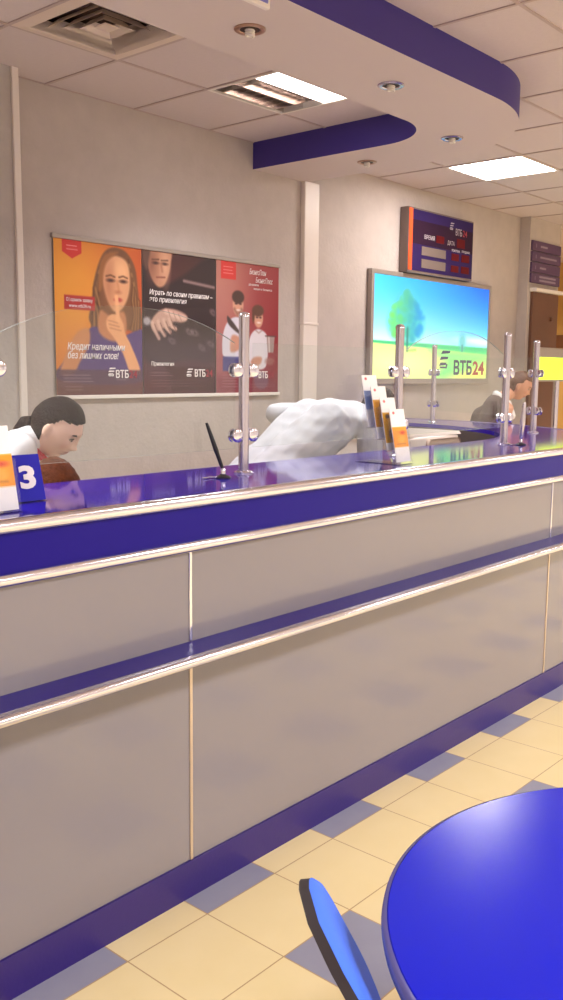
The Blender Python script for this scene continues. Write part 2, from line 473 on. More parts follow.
# ------------------------------------------------------------------ recessed lights, downlights, vent
def troffer(x, y, label, half):
    t = thing('ceiling_light', label, 'ceiling light', (x+.3, y+.3, ZC), 'recessed square ceiling lights')
    bm = B()
    for a in ((x, x+.6, y, y+.018), (x, x+.6, y+.582, y+.6), (x, x+.018, y+.018, y+.582), (x+.582, x+.6, y+.018, y+.582)):
        box(bm, *a, ZC-.008, ZC+.1)
    box(bm, x, x+.6, y, y+.6, ZC+.1, ZC+.11)
    obj('housing', bm, M['white'], t)
    if half:
        bm = B(); box(bm, x+.02, x+.58, y+.03, y+.27, ZC+.002, ZC+.02, bev=.004); obj('lit_diffuser', bm, M['lamp'], t, label='glowing white half of the light')
        for k in range(2):
            bm = B(); tube(bm, [(x+.03, y+.36+.13*k, ZC+.06), (x+.57, y+.36+.13*k, ZC+.06)], .013); obj('tube', bm, M['lampoff'], t)
        bm = B(); box(bm, x+.02, x+.58, y+.275, y+.58, ZC+.09, ZC+.095)
        obj('reflector', bm, M['louver'], t)
        bm = B()
        for k in range(1, 8): box(bm, x+.07*k+.018, x+.07*k+.022, y+.275, y+.58, ZC-.002, ZC+.045)
        for k in range(3): box(bm, x+.02, x+.58, y+.278+.145*k, y+.282+.145*k, ZC-.003, ZC+.05)
        obj('louver', bm, M['louver'], t, label='mirrored cross louver')
    else:
        bm = B(); box(bm, x+.02, x+.58, y+.02, y+.58, ZC-.002, ZC+.02, bev=.004); obj('lit_diffuser', bm, M['panel_light'], t)
    return t
troffer(3.6, 3.1, 'square recessed ceiling light with mirrored louver, only one half glowing', True)
troffer(6.0, 3.1, 'fully glowing white square ceiling light at the right beyond the rounded soffit', False)

def vent():
    x, y = 2.4, 3.1
    t = thing('air_vent', 'square white ceiling air vent with nested pyramid louvers', 'vent', (x+.3, y+.3, ZC))
    def ring(bm, r0, r1, z0, z1, th=.004):
        cx, cy = x+.3, y+.3
        q = [(-1, -1), (1, -1), (1, 1), (-1, 1)]
        R = []
        for r, z in ((r0, z0), (r1, z1), (r1-.004, z1+.004), (r0-.004, z0+.004)):
            R.append([bm.verts.new((cx+a*r, cy+b*r, z)) for a, b in q])
        for A, C in ((0, 1), (1, 2), (2, 3), (3, 0)):
            for k in range(4):
                bm.faces.new((R[A][k], R[A][(k+1) % 4], R[C][(k+1) % 4], R[C][k]))
        bmesh.ops.recalc_face_normals(bm, faces=bm.faces)
    bm = B(); ring(bm, .298, .235, ZC-.004, ZC-.012); obj('frame', bm, M['vent'], t)
    for k, (r0, r1) in enumerate(((.247, .215), (.197, .165), (.147, .115), (.097, .066))):
        bm = B(); ring(bm, r0-.012, r1-.012, ZC-.010, ZC+.022); obj('louver', bm, M['vent'], t)
    bm = B(); box(bm, x+.26, x+.34, y+.26, y+.34, ZC-.004, ZC+.002, bev=.004); obj('centre_plate', bm, M['vent'], t)
    bm = B(); box(bm, x+.02, x+.58, y+.02, y+.58, ZC+.08, ZC+.1)
    for a in ((x+.02, x+.03, y+.02, y+.58), (x+.57, x+.58, y+.02, y+.58), (x+.02, x+.58, y+.02, y+.03), (x+.02, x+.58, y+.57, y+.58)): box(bm, *a, ZC, ZC+.1)
    obj('duct_box', bm, M['dark'], t)
vent()

def spot(x, y, label, ring_m):
    t = thing('downlight', label, 'downlight', (x, y, ZS), 'downlights in the soffit')
    bm = B(); lathe(bm, [(.062, 0), (.062, -.004), (.055, -.008), (.043, -.006), (.038, .0), (.0381, .001)], (x, y, ZS), 36, cap=False); obj('ring', bm, ring_m, t, smooth=40)
    bm = B(); lathe(bm, [(.039, -.0035), (.02, -.003), (.001, -.003)], (x, y, ZS), 28, cap=False); obj('socket', bm, M['dark'], t)  # flat dark disc colours in the shaded recess; the soffit has no hole
    bm = B()
    for k in range(3):
        pts = [(x+.016*math.cos(a), y+.016*math.sin(a), ZS-.003-.009*k-.006*a/(2*PI)) for a in np.linspace(0, 2*PI, 17)]
        tube(bm, pts, .0045, 8)
    tube(bm, [(x, y, ZS-.002), (x, y, ZS-.022)], .007, 10)
    obj('spiral_bulb', bm, M['bulb'], t, smooth=60)
spot(2.756, 2.596, 'bronze rimmed downlight with spiral bulb in the soffit, nearest the vent', M['ring'])
spot(3.683, 2.576, 'downlight in the soffit between the blue outer edge and the inner curve', M['ring2'])
spot(4.702, 2.863, 'downlight in the rounded corner of the white soffit', M['ring2'])
spot(4.890, 3.589, 'small downlight in the soffit arm close to the back wall', M['ring'])

# blue hanging sign in front of the soffit
t = thing('hanging_sign', 'pale blue sign with white border hanging from the ceiling', 'sign', (2.17, 2.22, 3.08))
bm = B(); box(bm, 1.90, 2.44, 2.205, 2.225, 2.80, 3.06, bev=.004); obj('border', bm, M['white'], t)
bm = B(); box(bm, 1.918, 2.425, 2.201, 2.206, 2.815, 3.045); obj('face', bm, M['signpale'], t)
for x in (2.0, 2.34):
    bm = B(); tube(bm, [(x, 2.215, 3.05), (x, 2.215, 3.08)], .004, 8); obj('hanger', bm, M['steel'], t)

# ------------------------------------------------------------------ posters
def small_lines(C, u0, u1, v, n, col, al=.45, dv=.02):
    rr = random.Random(int(v*1000))
    for k in range(n):
        C.line([(u0, v+dv*k), (u0+(u1-u0)*(.75+.25*rr.random()), v+dv*k)], .006, col, .012, al)

def logo_mark(bm, x, z, s, y0, y1):
    """flying-wing mark of stacked slanted bars"""
    for k, (a, b, c) in enumerate(((.18, 1., .0), (.06, .82, .3), (.0, .66, .6))):
        zz = z-s*c
        pts = [(x+s*a, zz), (x+s*b, zz+s*.05), (x+s*(b+.04), zz+s*.17), (x+s*(a+.14), zz+s*.17)]
        prism_xz(bm, pts, y0, y1)
    prism_xz(bm, [(x+s*.1, z-s*.72), (x+s*.74, z-s*.72), (x+s*.80, z-s*.5), (x+s*.70, z-s*.5), (x+s*.66, z-s*.63), (x+s*.1, z-s*.63)], y0, y1)

PW = [3.016, 3.636, 4.246, 4.856]; PZ0, PZ1 = 1.452, 2.308
YP = YW-.012
def poster(i, label, C, texts):
    x0, x1 = PW[i]+.004, PW[i+1]-.004
    t = thing('poster', label, 'poster', ((x0+x1)/2, YW, PZ0), 'three advertising posters side by side')
    bm = B(); box(bm, x0, x1, YP+.001, YW, PZ0, PZ1); obj('backing', bm, M['frame'], t)
    obj('picture', C.bm((x0, YP, PZ1), (x1-x0, 0, 0), (0, 0, PZ0-PZ1)), M['print'], t)
    w = x1-x0; h = PZ1-PZ0
    for s, u, v, width, size, kw in texts:
        red = kw.pop('red', False)
        bm = text_bm(s, size, (x0+u*w, YP-.001, PZ1-v*h), width*w if width else None, **kw)
        if red: obj('red_numerals', bm, M['text_red'], t, label='red numerals beside the white logo letters')
        else: obj('lettering', bm, M['text_white'], t)
    bm = B(); logo_mark(bm, x0+.575*w, PZ1-.825*h, .055, YP-.0015, YP-.0005); obj('logo_mark', bm, M['text_white'], t)

NW, NH, AS = 120, 168, .856/.612
# poster one
C = Canvas(NW, NH, AS)
C.fill(lambda u, v: np.stack([228-34*u-20*v, 146-58*u-24*v, 46-8*u], -1))
C.ell(.25, .35, .35, .3, (240, 168, 60), soft=.4, al=.6)
skin, skd, hair, hairl = (218, 158, 116), (166, 100, 70), (116, 74, 46), (176, 126, 78)
C.poly([(.50, .12), (.58, .045), (.70, .02), (.83, .05), (.92, .14), (.95, .26), (.97, .38), (1.0, .50), (.94, .58), (.82, .56), (.60, .60), (.44, .56), (.37, .50), (.40, .40), (.43, .26)], hair, .02)
for k in range(7):
    C.line([(.60-.02*k, .06+.025*k), (.50-.012*k, .18+.02*k), (.44+.02*(k%3), .32+.01*k), (.41+.02*k, .46), (.40+.03*k, .55)], .018, hairl if k % 2 else (84, 50, 30), .02, .75)
    C.line([(.84+.012*k, .09+.03*k), (.90+.008*k, .22+.02*k), (.87+.018*k, .36), (.90+.012*k, .46), (.86+.018*k, .55)], .016, hairl if k % 2 else (84, 48, 28), .02, .7)
C.poly([(.30, .62), (.40, .55), (.55, .56), (.75, .60), (.93, .56), (1.02, .58), (1.02, .9), (.05, .9), (.10, .76), (.20, .66)], (84, 60, 116), .02)
C.poly([(.22, .60), (.36, .56), (.37, .66), (.26, .78), (.18, .86), (.04, .86), (.10, .74)], (200, 134, 88), .03)
C.poly([(.50, .44), (.62, .47), (.78, .44), (.80, .58), (.66, .64), (.48, .58)], (190, 124, 84), .03)
C.poly([(.535, .13), (.60, .085), (.72, .075), (.82, .11), (.855, .20), (.85, .29), (.81, .37), (.74, .43), (.66, .44), (.59, .38), (.545, .29), (.525, .2)], skin, .025)
C.ell(.60, .27, .06, .14, skd, soft=.1, al=.55)
C.ell(.76, .17, .07, .06, (240, 184, 136), soft=.08, al=.7)
for e in (.625, .775):
    C.ell(e, .238, .042, .011, (70, 40, 34), soft=.02)
    C.line([(e-.05, .213), (e, .203), (e+.05, .214)], .013, (96, 56, 36), .016)
C.line([(.705, .24), (.72, .30)], .02, (190, 122, 82), .03, .7); C.ell(.712, .312, .03, .01, (176, 104, 72), soft=.03, al=.8)
C.ell(.71, .362, .045, .014, (176, 62, 58), soft=.02)
C.poly([(.535, .10), (.60, .06), (.72, .05), (.60, .11), (.55, .18), (.52, .30), (.48, .3), (.5, .16)], (150, 94, 52), .03)
C.poly([(.58, .56), (.57, .50), (.63, .46), (.72, .47), (.77, .52), (.79, .58), (.86, .66), (.97, .83), (.86, .86), (.76, .72), (.66, .62)], (226, 162, 116), .02)
C.line([(.69, .345), (.70, .40), (.705, .50)], .045, (232, 170, 124), .02)
for k in range(3): C.line([(.59+.01*k, .50+.025*k), (.70+.02*k, .515+.025*k)], .008, (170, 104, 70), .015, .7)
C.poly([(0, .83), (1, .83), (1, 1), (0, 1)], (86, 56, 72), .02, .86, smooth=False)
C.poly([(0, .94), (1, .94), (1, 1), (0, 1)], (96, 54, 44), .04, .5, smooth=False)
C.poly([(.09, -.01), (.30, -.01), (.30, .085), (.195, .125), (.09, .085)], (204, 44, 40), .01, smooth=False)
small_lines(C, .14, .27, .045, 2, (250, 220, 215), .7, .022)
C.poly([(.10, .355), (.44, .355), (.44, .445), (.10, .445)], (178, 50, 48), .01, smooth=False)
small_lines(C, .08, .42, .865, 3, (220, 200, 200), .45, .021); small_lines(C, .1, .32, .94, 2, (200, 180, 175), .35, .02)
small_lines(C, .68, .8, .895, 1, (220, 200, 200), .4)
poster(0, 'orange poster of a long-haired woman holding a finger to her lips', C, [
    ('Кредит наличными', .12, .70, .66, .054, dict(shear=.22, bold=.0005)), ('без лишних слов!', .12, .757, .58, .054, dict(shear=.22, bold=.0005)),
    ('Оформить заявку', .12, .393, .29, .028, {}), ('www.vtb24.ru', .15, .43, .24, .028, {}),
    ('ВТБ', .665, .882, .155, .062, dict(bold=.0012)), ('24', .83, .882, .1, .062, dict(bold=.0012, red=True))])
# poster two
C = Canvas(NW, NH, AS)
C.fill(lambda u, v: np.stack([74-10*u+10*v, 34+4*v+0*u, 32+14*v+0*u], -1))
C.poly([(.0, .12), (.30, .22), (.52, .16), (1.02, .02), (1.02, .70), (.6, .75), (0, .74)], (40, 24, 28), .05, .85)
C.poly([(.04, -.02), (.36, -.02), (.37, .08), (.34, .16), (.28, .235), (.20, .25), (.12, .20), (.07, .11)], (186, 132, 104), .025)
C.ell(.30, .10, .05, .11, (214, 164, 132), soft=.08, al=.7); C.ell(.12, .1, .06, .1, (120, 72, 56), soft=.1, al=.7)
C.poly([(.0, -.02), (.10, -.02), (.08, .08), (.05, .14), (.01, .08)], (96, 66, 56), .03)
for e in (.17, .29): C.ell(e, .088, .035, .009, (60, 34, 30), soft=.02); C.line([(e-.045, .067), (e+.04, .062)], .012, (90, 56, 44), .016)
C.line([(.24, .09), (.255, .14)], .02, (150, 96, 74), .03, .8); C.line([(.18, .185), (.29, .18)], .012, (120, 60, 52), .016)
C.line([(.55, .19), (.98, .215)], .03, (156, 128, 126), .02, .8)
C.poly([(.10, .50), (.16, .44), (.26, .40), (.40, .395), (.55, .42), (.60, .455), (.52, .485), (.40, .485), (.36, .52), (.28, .53), (.18, .56), (.12, .55)], (186, 146, 132), .025)
for k in range(4):
    x = .12+.075*k; y = .50-.012*k
    C.line([(x, y), (x+.035, y+.055), (x+.085, y+.105-.012*k)], .042, (204, 166, 150), .022)
    C.line([(x+.03, y+.01), (x+.068, y+.06), (x+.105, y+.095)], .010, (110, 70, 64), .016, .85)
C.line([(.30, .415), (.42, .44), (.56, .455)], .05, (214, 178, 164), .03, .9)
for k in range(3): C.line([(.33+.07*k, .405+.012*k), (.37+.07*k, .47)], .010, (140, 96, 88), .016, .7)
C.ell(.05, .49, .05, .03, (190, 186, 194), soft=.03, al=.8)
for cx, cy in ((.62, .55), (.70, .555), (.38, .62), (.80, .66), (.93, .63), (.97, .40)):
    C.ell(cx, cy, .05, .02, (150, 130, 136), rot=.4, soft=.03, al=.7); C.ell(cx, cy, .025, .011, (60, 40, 44), rot=.4, soft=.02, al=.8)
C.poly([(0, .60), (1, .60), (1, .86), (0, .86)], (84, 66, 84), .2, .45, smooth=False)
C.poly([(.28, .80), (.95, .80), (1.0, .98), (.38, .98)], (62, 26, 32), .03, .8, smooth=False)
small_lines(C, .1, .42, .845, 2, (210, 190, 195), .4, .02); small_lines(C, .1, .9, .90, 3, (200, 170, 170), .25, .02)
poster(1, 'dark maroon poster of a short-haired man showing clasped hands, middle of the three', C, [
    ('Играть по своим правилам –', .08, .305, .87, .043, dict(shear=.2, bold=.0004)), ('это привилегия', .08, .352, .5, .043, dict(shear=.2, bold=.0004)),
    ('Привилегия', .10, .795, .30, .032, dict(bold=.0004)),
    ('ВТБ', .69, .872, .155, .062, dict(bold=.0012)), ('24', .855, .872, .1, .062, dict(bold=.0012, red=True))])
# poster three
C = Canvas(NW, NH, AS)
C.fill(lambda u, v: np.stack([176-30*u-20*v, 112-78*u-16*v, 100-62*u+0*v], -1))
C.ell(.15, .2, .3, .25, (186, 128, 114), soft=.4, al=.5)
C.poly([(.07, -.01), (.30, -.01), (.30, .14), (.07, .14)], (206, 50, 46), .01, smooth=False)
small_lines(C, .11, .27, .05, 3, (250, 215, 210), .55, .024)
sk = (206, 150, 126)
# man
C.poly([(.10, .56), (.16, .47), (.28, .42), (.42, .44), (.48, .55), (.46, .72), (.30, .74), (.12, .72), (.09, .66)], (206, 200, 212), .02)
C.poly([(.17, .415), (.26, .46), (.37, .52), (.40, .43), (.44, .50), (.42, .56), (.28, .52), (.18, .47)], (70, 54, 52), .02)
C.ell(.335, .325, .085, .085, sk, soft=.02); C.ell(.335, .268, .095, .05, (72, 46, 40), soft=.02); C.line([(.28, .36), (.33, .40), (.39, .36)], .03, (120, 82, 70), .03, .7)
for e in (.305, .37): C.ell(e, .318, .018, .006, (60, 36, 34), soft=.015)
C.ell(.34, .365, .03, .007, (230, 210, 205), soft=.015)
C.poly([(.24, .56), (.38, .58), (.36, .66), (.22, .68)], (196, 140, 118), .03)
C.poly([(.10, .72), (.42, .72), (.42, .83), (.10, .83)], (64, 66, 126), .02, .9, smooth=False)
# woman
C.poly([(.52, .58), (.58, .52), (.68, .50), (.80, .54), (.83, .64), (.78, .80), (.56, .80), (.50, .70)], (214, 206, 214), .02)
C.ell(.665, .415, .075, .075, sk, soft=.02); C.ell(.655, .358, .095, .045, (92, 56, 42), soft=.02); C.ell(.58, .40, .022, .05, (92, 56, 42), soft=.02)
for e in (.64, .695): C.ell(e, .41, .017, .006, (60, 36, 34), soft=.015)
C.ell(.67, .45, .028, .007, (236, 214, 210), soft=.015)
C.line([(.62, .51), (.67, .53), (.72, .51)], .014, (150, 110, 100), .02, .7)
C.poly([(.54, .76), (.60, .72), (.72, .72), (.70, .77), (.60, .79)], (196, 140, 118), .03)
# pots
C.poly([(.80, .55), (.94, .55), (.92, .68), (.82, .68)], (158, 136, 134), .015, smooth=False); C.line([(.84, .56), (.85, .67)], .02, (214, 200, 198), .02); C.line([(.78, .55), (.96, .55)], .012, (90, 60, 58), .014)
C.ell(.72, .90, .12, .07, (120, 110, 140), soft=.03, al=.9); C.ell(.86, .75, .08, .03, (150, 96, 92), soft=.03, al=.8)
C.poly([(.0, .86), (1, .86), (1, 1), (0, 1)], (112, 48, 60), .1, .55, smooth=False)
small_lines(C, .1, .38, .86, 5, (210, 180, 190), .35, .022); small_lines(C, .5, .95, .93, 2, (210, 180, 180), .25, .022)
poster(2, 'red poster of a smiling man and woman in white shirts with kitchen pots', C, [
    ('БизнесПлан', .51, .085, .27, .05, dict(shear=.25)), ('БизнесПлюс', .61, .145, .28, .05, dict(shear=.25)),
    ('для развития', .50, .17, .16, .02, {}), ('вашего бизнеса', .58, .20, .30, .02, {}),
    ('ВТБ', .665, .882, .155, .062, dict(bold=.0012)), ('24', .83, .882, .1, .062, dict(bold=.0012, red=True))])
bm = B(); box(bm, PW[0]-.008, PW[3]+.008, YW-.02, YW, 2.300, 2.325, bev=.004); obj('poster_rail', bm, M['frame'], None, (3.93, YW, 2.30), 'long grey metal rail along the top of the three posters', 'rail')
bm = B(); box(bm, PW[0]-.005, PW[3]+.01, YW-.02, YW, 1.434, 1.456, bev=.003); obj('poster_rail', bm, M['white'], None, (3.93, YW, 1.44), 'white rail along the bottom of the three posters', 'rail')

# ------------------------------------------------------------------ lightbox
LX0, LX1, LZ0, LZ1, LY = 5.895, 7.77, 1.505, 2.392, YW-.045
t = thing('lightbox', 'large glowing wall lightbox picturing a tree, yellow field and blue sky', 'lightbox', ((LX0+LX1)/2, YW, LZ0))
bm = B(); fw = .038
for a in ((LX0, LX1, LZ1-.036, LZ1), (LX0, LX1, LZ0, LZ0+.047), (LX0, LX0+fw, LZ0+.047, LZ1-.036), (LX1-.03, LX1, LZ0+.047, LZ1-.036)):
    box(bm, a[0], a[1], LY, YW, a[2], a[3], bev=.005)
obj('frame', bm, M['frame'], t)
C = Canvas(170, 84, .46)
def sky(u, v):
    k = np.clip(v/.63, 0, 1)**1.3; g = np.clip((u-.05)*1.1, 0, 1)
    top = np.stack([50*(1-g)+0*u, 205-100*g, 255-22*g], -1); bot = np.stack([200-60*g, 246-10*g, 255+0*u], -1)
    return top*(1-k)[..., None]+bot*k[..., None]
C.fill(sky)
C.ell(.86, .58, .12, .03, (245, 250, 255), soft=.03, al=.8); C.ell(.97, .60, .08, .03, (250, 252, 255), soft=.03, al=.8)
C.poly([(0, .635), (.4, .645), (1, .66), (1, 1), (0, 1)], (246, 250, 120), .006, smooth=False)
C.ell(.18, .85, .3, .16, (255, 255, 190), soft=.2, al=.8)
C.poly([(0, .63), (.4, .64), (1, .655), (1, .73), (.4, .68), (0, .655)], (30, 190, 120), .008, .95, smooth=False)
C.poly([(.45, .70), (1, .71), (1, .78), (.6, 1), (.5, 1), (.62, .82)], (110, 232, 130), .05, .85, smooth=False)
C.poly([(.62, .78), (1, .74), (1, .86), (.66, .9)], (170, 246, 130), .05, .6, smooth=False)
rr = random.Random(8)
C.poly([(.28, .10), (.34, .19), (.385, .32), (.405, .45), (.38, .57), (.32, .62), (.22, .62), (.15, .58), (.115, .48), (.13, .36), (.19, .22), (.24, .14)], (70, 190, 190), .05, .9)
for k in range(170):
    a = rr.random()*2*PI; q = rr.random()**.5
    y = .38+.26*q*math.sin(a); hw = .145*(1 if y > .4 else max(.1, 1-((.4-y)/.31)**1.4)); x = .26+hw*q*math.cos(a)
    g = min(1, max(0, (x-.14)/.24))
    c = (120*(1-g)+20*g, 226*(1-g)+140*g, 90*(1-g)+215*g)
    C.ell(x, y, .014, .022, c, soft=.02, al=.6)
C.line([(.27, .5), (.27, .72)], .012, (40, 120, 110), .012); C.line([(.27, .72), (.34, .71)], .01, (120, 170, 60), .015, .7)
C.ell(.755, .60, .032, .09, (80, 190, 190), soft=.03, al=.8); C.line([(.755, .64), (.755, .70)], .008, (40, 130, 120), .01)
obj('picture', C.bm((LX0+fw, LY+.012, LZ1-.036), (LX1-.03-LX0-fw, 0, 0), (0, 0, -(LZ1-.036-LZ0-.047))), M['lightprint'], t)
lw = LX1-.03-LX0-fw; lh = LZ1-LZ0-.083; lx = LX0+fw; lz = LZ1-.036
bl = B(); logo_mark(bl, lx+.545*lw, lz-.74*lh, .17, LY+.0085, LY+.0115); obj('logo_mark', bl, M['logo_dark'], t)
bl = B(); join(bl, text_bm('ВТБ', .165, (lx+.675*lw, LY+.0105, lz-.955*lh), .175*lw, bold=.005))
obj('lettering', bl, M['logo_dark'], t)
obj('red_numerals', text_bm('24', .165, (lx+.862*lw, LY+.0105, lz-.955*lh), .115*lw, bold=.005), M['logo_red'], t, label='red numerals after the dark blue letters')

# ------------------------------------------------------------------ rate board
RX0, RX1, RZ0, RZ1, RY = 6.30, 7.325, 2.405, 2.90, YW-.09
t = thing('rate_board', 'dark purple exchange rate board with orange stripe and red displays, above the lightbox', 'information board', ((RX0+RX1)/2, YW, RZ0))
bm = B(); box(bm, RX0+.016, RX1+.005, RY+.004, YW-.001, RZ0-.01, RZ1+.005, bev=.006); obj('casing', bm, M['boardcase'], t)
bm = B(); box(bm, RX0+.07, RX1-.01, RY, RY+.006, RZ0+.01, RZ1-.01); obj('face', bm, M['navy'], t)
bm = B(); box(bm, RX0+.07, RX1-.01, RY-.001, RY+.002, RZ0+.22, RZ1-.09); obj('dark_band', bm, M['maroon'], t)
bm = B(); box(bm, RX0+.02, RX0+.068, RY-.001, RY+.006, RZ0+.01, RZ1-.008); obj('orange_stripe', bm, M['orange'], t)
w = RX1-RX0; h = RZ1-RZ0
for u0, u1, v in ((.22, .56, .58), (.22, .56, .78)):
    bm = B(); box(bm, RX0+u0*w-.02, RX0+u1*w, RY-.003, RY, RZ1-(v+.14)*h, RZ1-v*h); obj('name_plate', bm, M['plate'], t)
for u0, v0, u1, v1 in ((.41, .36, .53, .48), (.73, .34, .86, .49), (.65, .60, .77, .72), (.81, .59, .94, .72), (.65, .80, .77, .91), (.81, .79, .94, .91)):
    bm = B(); box(bm, RX0+u0*w, RX0+u1*w, RY-.003, RY, RZ1-v1*h, RZ1-v0*h, bev=.002); obj('digit_display', bm, M['led'], t)
for s, u, v, wd, sz in (('ВРЕМЯ', .23, .455, .15, .046), ('ДАТА', .58, .47, .11, .046), ('ПОКУПКА', .65, .57, .13, .026), ('ПРОДАЖА', .81, .56, .13, .026), ('ВТБ', .70, .29, .10, .075)):
    obj('lettering', text_bm(s, sz, (RX0+u*w, RY-.003, RZ1-v*h), wd*w, bold=.0006), M['pale_text'], t)
bl = B(); logo_mark(bl, RX0+.61*w, RZ1-.12*h, .065, RY-.003, RY-.001); obj('logo_mark', bl, M['pale_text'], t)
obj('red_numerals', text_bm('24', .075, (RX0+.815*w, RY-.003, RZ1-.29*h), .07*w, bold=.0006), M['text_red'], t)

# plum direction plates on the pier
labs = ['plum wall plate with pale lettering, topmost of four above the brown door', 'plum wall plate with long pale lettering, second from top above the brown door',
        'plum wall plate with short pale lettering, third from top above the brown door', 'plum wall plate with two lettered lines, lowest of four above the brown door']
for k in range(4):
    z1 = 2.866-.101*k; z0 = z1-.094
    t = thing('sign_plate', labs[k], 'sign', (8.70, 4.195, z0), 'four plum plates above the brown door')
    bm = B(); box(bm, 8.385, 9.01, 4.175, 4.195, z0, z1, bev=.003); obj('plate', bm, M['signplum'], t)
    C = Canvas(60, 10, .15); C.fill(lambda u, v: np.stack([84+0*u, 56+0*u, 92+0*u], -1))
    C.line([(.12, .35), (.12, .65)], .02, (200, 190, 196), .02, .6)
    for r_i in range(2 if k == 3 else 1):
        vv = .5 if k != 3 else .3+.4*r_i
        C.line([(.28, vv), ((.5, .85, .48, .85)[k], vv)], .03, (200, 190, 196), .02, .7)
    obj('worn_lettering', C.bm((8.39, 4.1745, z1-.005), (.61, 0, 0), (0, 0, -.084)), M['print'], t)

# plain yellow-green glowing panel on a stand beyond the far counter
t = thing('glowing_panel', 'bright yellow-green glowing panel on a slim stand beyond the far counter', 'display', (8.18, 3.76, 0))
bm = B(); box(bm, 7.755, 8.62, 3.755, 3.80, 1.53, 1.835, bev=.008); obj('casing', bm, M['frame'], t)
bm = B(); box(bm, 7.775, 8.60, 3.75, 3.757, 1.548, 1.748); obj('screen', bm, M['yellow_glow'], t)
bm = B(); tube(bm, [(8.18, 3.775, .03), (8.18, 3.775, 1.54)], .03, 16); obj('pole', bm, M['steel'], t, smooth=40)
bm = B(); lathe(bm, [(.24, 0), (.24, .015), (.05, .03)], (8.18, 3.775, 0), 32); obj('base', bm, M['steel'], t, smooth=40)

# ------------------------------------------------------------------ reception counter (swept along straight run, rounded corner and return to the wall)
CX, CY, CR = 4.35, 3.75, 1.81
YF = 1.94
def cpath(d, n=30):
    """plan points at depth d behind the panel face"""
    p = [(-1.6, YF+d), (0, YF+d), (2, YF+d), (CX, YF+d)]
    p += arc(CX, CY, CR-d, -90, 0, n)[1:]
    p += [(CX+CR-d, YW-.002)]
    return p
def sweep(bm, prof, mi=0):
    """prof: closed polygon of (depth, z)"""
    cols = [[bm.verts.new((x, y, z)) for x, y in cpath(d)] for d, z in prof]
    n = len(cols)
    fs = []
    for i in range(n):
        a, b = cols[i], cols[(i+1) % n]
        for k in range(len(a)-1):
            fs.append(bm.faces.new((a[k], a[k+1], b[k+1], b[k])))
    fs.append(bm.faces.new([c[0] for c in cols])); fs.append(bm.faces.new([c[-1] for c in reversed(cols)]))
    bmesh.ops.recalc_face_normals(bm, faces=fs)
    for f in fs: f.material_index = mi
def rect(d0, d1, z0, z1): return [(d0, z0), (d1, z0), (d1, z1), (d0, z1)]
def nose(d, z0, z1, p, back=.01):
    """half-round chrome edging profile, sticking out p in front of depth d"""
    zc = (z0+z1)/2; hr = (z1-z0)/2
    return [(d+back, z0)] + [(d-p*math.cos(math.radians(a))**.7, zc+hr*math.sin(math.radians(a))) for a in range(-85, 86, 17)] + [(d+back, z1)]
ZT = 1.24
ct = thing('reception_counter', 'long grey bank counter with blue top, blue ledge and chrome edging', 'counter', (2.0, 2.2, 0))
bm = B(); sweep(bm, rect(-.008, .02, 0, .118)); obj('plinth', bm, M['plinth'], ct, smooth=30)
bm = B(); sweep(bm, rect(0, .02, .1185, .785)); obj('front_panel', bm, M['panel'], ct, smooth=30)
bm = B(); sweep(bm, rect(0, .02, .806, 1.085)); obj('front_panel', bm, M['panel'], ct, smooth=30)
bm = B(); sweep(bm, rect(-.118, .02, .7855, .8055)); lg = obj('ledge', bm, M['ledge'], ct, smooth=30)
bm = B(); sweep(bm, nose(-.118, .778, .808, .016)); obj('edge_trim', bm, M['chrome'], lg, smooth=50)
bm = B(); sweep(bm, rect(-.004, .02, 1.0855, 1.2145)); fa = obj('fascia', bm, M['fascia'], ct, smooth=30)
bm = B(); sweep(bm, nose(-.004, 1.076, 1.110, .018, .02)); obj('edge_trim', bm, M['chrome'], fa, smooth=50)
bm = B(); sweep(bm, rect(-.006, .53, 1.215, ZT)); top = obj('countertop', bm, M['blue'], ct, smooth=30)
bm = B(); sweep(bm, nose(-.006, 1.207, ZT+.003, .016, .006)); obj('edge_trim', bm, M['chrome'], top, smooth=50)
bm = B(); sweep(bm, rect(.36, .38, 0, 1.2148)); obj('back_panel', bm, M['panel'], ct, smooth=30)
for xj in (-.6, 1.815, 4.22):
    bm = B(); box(bm, xj-.006, xj+.006, YF-.004, YF+.004, .808, 1.078, bev=.002); obj('joint_strip', bm, M['chrome'], ct)
    bm = B(); box(bm, xj-.006, xj+.006, YF-.004, YF+.004, .118, .784, bev=.002); obj('joint_strip', bm, M['alu'], ct)
WLOC[ct] = Vector((2.0, 2.2, 0))

# ------------------------------------------------------------------ chrome posts and glass screens
def post(px, py, label, ang=0.):
    t = thing('screen_post', label, 'post', (px, py, ZT), 'chrome posts along the counter')
    bm = B(); lathe(bm, [(.034, 0), (.034, .004), (.030, .008), (.022, .010), (.022, .012)], (px, py, ZT), 28); obj('flange', bm, M['chrome'], t, smooth=40)
    bm = B(); lathe(bm, [(.0185, .01), (.0185, .545)], (px, py, ZT), 28); obj('tube', bm, M['steel'], t, smooth=40)
    bm = B(); lathe(bm, [(.020, .545), (.020, .553), (.014, .561), (.004, .563)], (px, py, ZT), 28); obj('cap', bm, M['chrome'], t, smooth=40)
    dx, dy = math.cos(ang), math.sin(ang)
    for z in (1.375, 1.602):
        for s in (-1, 1):
            c = Vector((px+s*dx*.040, py+s*dy*.040, z))
            bm = B()
            nrm = Vector((-dy, dx, 0))
            lathe(bm, [(.019, -.017), (.024, -.014), (.024, -.0065), (.006, -.006), (.006, .006), (.024, .0065), (.024, .014), (.019, .017)], c, 26, nrm)
            tube(bm, [(px+s*dx*.012, py+s*dy*.012, z), (px+s*dx*.019, py+s*dy*.019, z)], .01, 12)
            obj('clamp', bm, M['chrome'], t, smooth=40)
    return t
